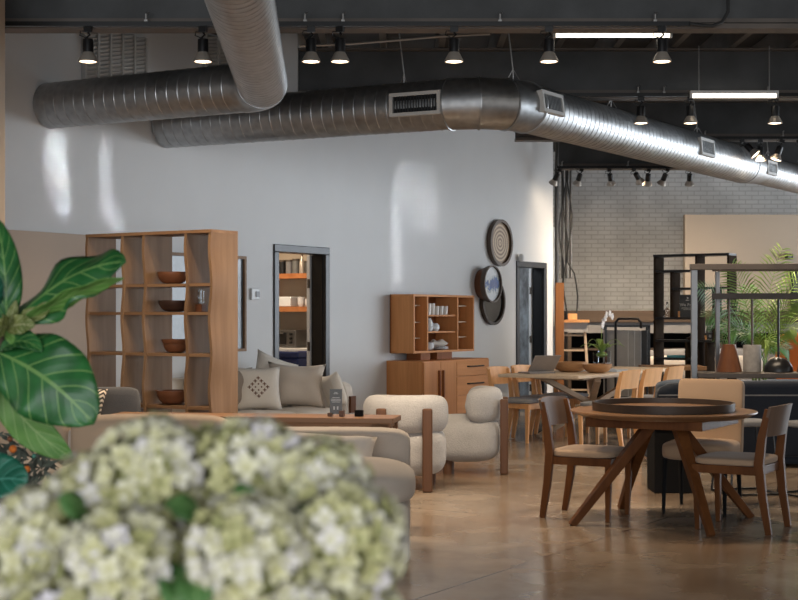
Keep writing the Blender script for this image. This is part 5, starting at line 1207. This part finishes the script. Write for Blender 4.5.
# ------------------------------------------------------------------ hydrangea bouquet (foreground)
hb = thing('hydrangea_bouquet', 'big out-of-focus bouquet of cream and lime hydrangeas in the foreground', 'flowers', (0, 0, 0), 0)
hc0 = P(195, 560, 1.55)
MB().lathe([(0, 0), (0.10, 0), (0.11, 0.1), (0.08, 0.7), (0.06, 0.92), (0.08, 1.02), (0.065, 1.02), (0.05, 0.92), (0, 0.9)], 28, T(hc0.x, hc0.y, 0)).build('vase', 'ceramic', hb, smooth='auto')
def head_mesh(seed, Rh):
    rr = random.Random(seed); bm = bmesh.new(); lay = bm.verts.layers.float.new('tint'); n = 190
    for k in range(n):
        y = 1 - 2 * (k + 0.5) / n; r = math.sqrt(1 - y * y); ph = k * 2.399963
        d = Vector((r * math.cos(ph), r * math.sin(ph), y)); lump = 1 + 0.16 * noise.noise(d * 2.2 + Vector((seed, 0, 0)))
        d = (d + Vector((rr.uniform(-.1, .1), rr.uniform(-.1, .1), rr.uniform(-.1, .1)))).normalized()
        c = d * Rh * lump * rr.uniform(0.9, 1.04); x = d.orthogonal().normalized(); a0 = rr.uniform(0, PI); tint0 = 0.5 + 0.55 * noise.noise(d * 2.6 + Vector((seed * 3.1, 1, 2))) + rr.uniform(-0.22, 0.22)
        yv = d.cross(x); sz = rr.uniform(0.0105, 0.0145)
        for q in range(4):
            a = a0 + q * PI / 2; e = x * math.cos(a) + yv * math.sin(a); s_ = d.cross(e)
            pts = [c - d * 0.002, c + e * sz * 0.45 + s_ * sz * 0.48 + d * 0.001, c + e * sz * 0.95 + s_ * sz * 0.36 + d * 0.0035, c + e * sz * 1.1 + d * 0.003, c + e * sz * 0.95 - s_ * sz * 0.36 + d * 0.0035, c + e * sz * 0.45 - s_ * sz * 0.48 + d * 0.001]
            vs = [bm.verts.new(p_) for p_ in pts]
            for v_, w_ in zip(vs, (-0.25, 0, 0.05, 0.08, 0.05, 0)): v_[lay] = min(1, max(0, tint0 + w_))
            bm.faces.new(vs)
    s0 = len(bm.verts)
    bmesh.ops.create_icosphere(bm, subdivisions=2, radius=Rh * 0.86); bm.verts.ensure_lookup_table()
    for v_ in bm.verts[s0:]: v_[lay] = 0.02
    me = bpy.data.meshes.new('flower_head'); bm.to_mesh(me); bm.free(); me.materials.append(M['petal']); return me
HM = [head_mesh(s_, 0.066) for s_ in (1, 2, 3, 4)]
HP = [(150, 482, 1.58, 1.08), (253, 478, 1.58, 1.0), (318, 494, 1.54, 0.92), (92, 512, 1.58, 0.9), (247, 560, 1.42, 0.98), (340, 545, 1.47, 1.02), (42, 552, 1.52, 1.0), (124, 572, 1.44, 1.0), (206, 474, 1.68, 0.85), (305, 640, 1.40, 0.85), (62, 640, 1.42, 0.95), (196, 668, 1.42, 0.85), (352, 628, 1.5, 0.9)]
rr = random.Random(5)
for k, (px, py, Y, s_) in enumerate(HP):
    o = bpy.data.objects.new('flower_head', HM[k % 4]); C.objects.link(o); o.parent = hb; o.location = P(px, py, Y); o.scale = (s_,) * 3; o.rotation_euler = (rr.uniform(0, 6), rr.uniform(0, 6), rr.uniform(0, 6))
ms = MB()
for px, py, Y, s_ in HP: ms.tube([(hc0.x, hc0.y, 0.98), P(px * 0.5 + 97, py * 0.5 + 310, (Y + 1.55) / 2), P(px, py, Y)], 0.004, 6)
ms.build('stem', 'stem', hb)
for k, (b_, t_, c_, sd, w_) in enumerate(((P(205, 520, 1.5), P(165, 502, 1.5), P(185, 498, 1.47), VZ * 0.5 + VY, 0.022), (P(215, 520, 1.52), P(262, 498, 1.5), P(240, 492, 1.47), VZ * 0.6 + VY, 0.022), (P(190, 560, 1.45), P(170, 610, 1.38), P(184, 590, 1.37), VX + VY * 0.3, 0.025), (P(200, 560, 1.45), P(196, 612, 1.36), P(196, 580, 1.36), VX + VY * 0.2, 0.022), (P(285, 520, 1.5), P(312, 500, 1.47), P(300, 505, 1.45), VZ + VY * 0.5, 0.018), (P(90, 520, 1.5), P(60, 495, 1.48), P(75, 497, 1.47), VZ * 0.6 + VY, 0.02))):
    leaf('leaf', b_, t_, c_, sd, w_, 'hleaf', hb, 0.2, 0.1, 2, 12, 6)

# ------------------------------------------------------------------ light
def area(name, loc, rot, sx, sy, energy, col, spread=180):
    l = bpy.data.lights.new(name, 'AREA'); l.shape = 'RECTANGLE'; l.size = sx; l.size_y = sy; l.energy = energy; l.color = col; l.spread = R(spread)
    o = bpy.data.objects.new(name, l); C.objects.link(o); o.location = loc; o.rotation_euler = rot; return o
# area lights for assumed daylight, no windows modelled: right side, and behind the camera
area('assumed_daylight', (11.0, 20.0, 2.0), (R(90), 0, R(90)), 7.2, 3.7, 480, (0.84, 0.92, 1.0))
area('assumed_daylight', (11.2, 14.6, 1.9), (R(90), 0, R(90)), 4.0, 3.2, 32, (0.78, 0.89, 1.0), 48)  # narrow-spread fill added to brighten the middle of the white wall
area('assumed_daylight', (-1.0, -2.5, 2.0), (R(90), 0, 0), 9, 3.0, 400, (0.90, 0.95, 1.0))
def glint(px, py, sx, sy, e, src):  # narrow area light added out of view to throw a sun streak
    tgt = LW(ws(px), 0, wz(px, py)); d = (tgt - Vector(src)).to_track_quat('-Z', 'Y').to_euler()
    area('sun_glint', src, d, sx, sy, e, (0.92, 0.96, 1.0), 1.2)
glint(397, 235, 0.05, 1.2, 0.26, (3.5, 4.0, 1.6)); glint(425, 200, 0.34, 0.75, 0.30, (3.7, 4.0, 1.6)); glint(404, 180, 0.2, 0.3, 0.16, (3.4, 4.0, 1.6))
glint(56, 160, 0.18, 0.42, 0.25, (3.0, 4.0, 1.7)); glint(62, 195, 0.10, 0.35, 0.14, (3.05, 4.0, 1.7)); glint(105, 180, 0.05, 0.7, 0.10, (3.1, 4.0, 1.7)); glint(116, 218, 0.07, 0.14, 0.06, (3.15, 4.0, 1.7))
area('assumed_pantry_light', tuple(LW(0.3, 1.1, 2.65)), (0, 0, 0), 0.5, 0.5, 40, (1.0, 0.80, 0.58))  # unseen lamp, assumed inside the pantry
area('added_hall_light', tuple(LW(D2a, 1.2, 2.55)), (0, 0, 0), 0.8, 0.8, 30, (0.85, 0.93, 1.0))  # unseen lamp added to light the space behind the second doorway
wd_ = bpy.data.worlds.new('world'); bpy.context.scene.world = wd_; wd_.use_nodes = True
bg = wd_.node_tree.nodes['Background']; bg.inputs[0].default_value = (1.0, 0.97, 0.93, 1); bg.inputs[1].default_value = 0.5

# ------------------------------------------------------------------ camera
cam = bpy.data.cameras.new('camera'); co = bpy.data.objects.new('camera', cam); C.objects.link(co)
co.location = (0, 0, CH); co.rotation_euler = (R(90), 0, 0)
cam.sensor_width = 36; cam.lens = F / 798 * 36; cam.shift_y = (HZ - 300) / 798; cam.clip_end = 200
cam.dof.use_dof = True; cam.dof.focus_distance = 11.5; cam.dof.aperture_fstop = 5.6
sc = bpy.context.scene; sc.camera = co
sc.view_settings.view_transform = 'Standard'; sc.view_settings.look = 'None'; sc.view_settings.exposure = 0.22; sc.view_settings.gamma = 1.0
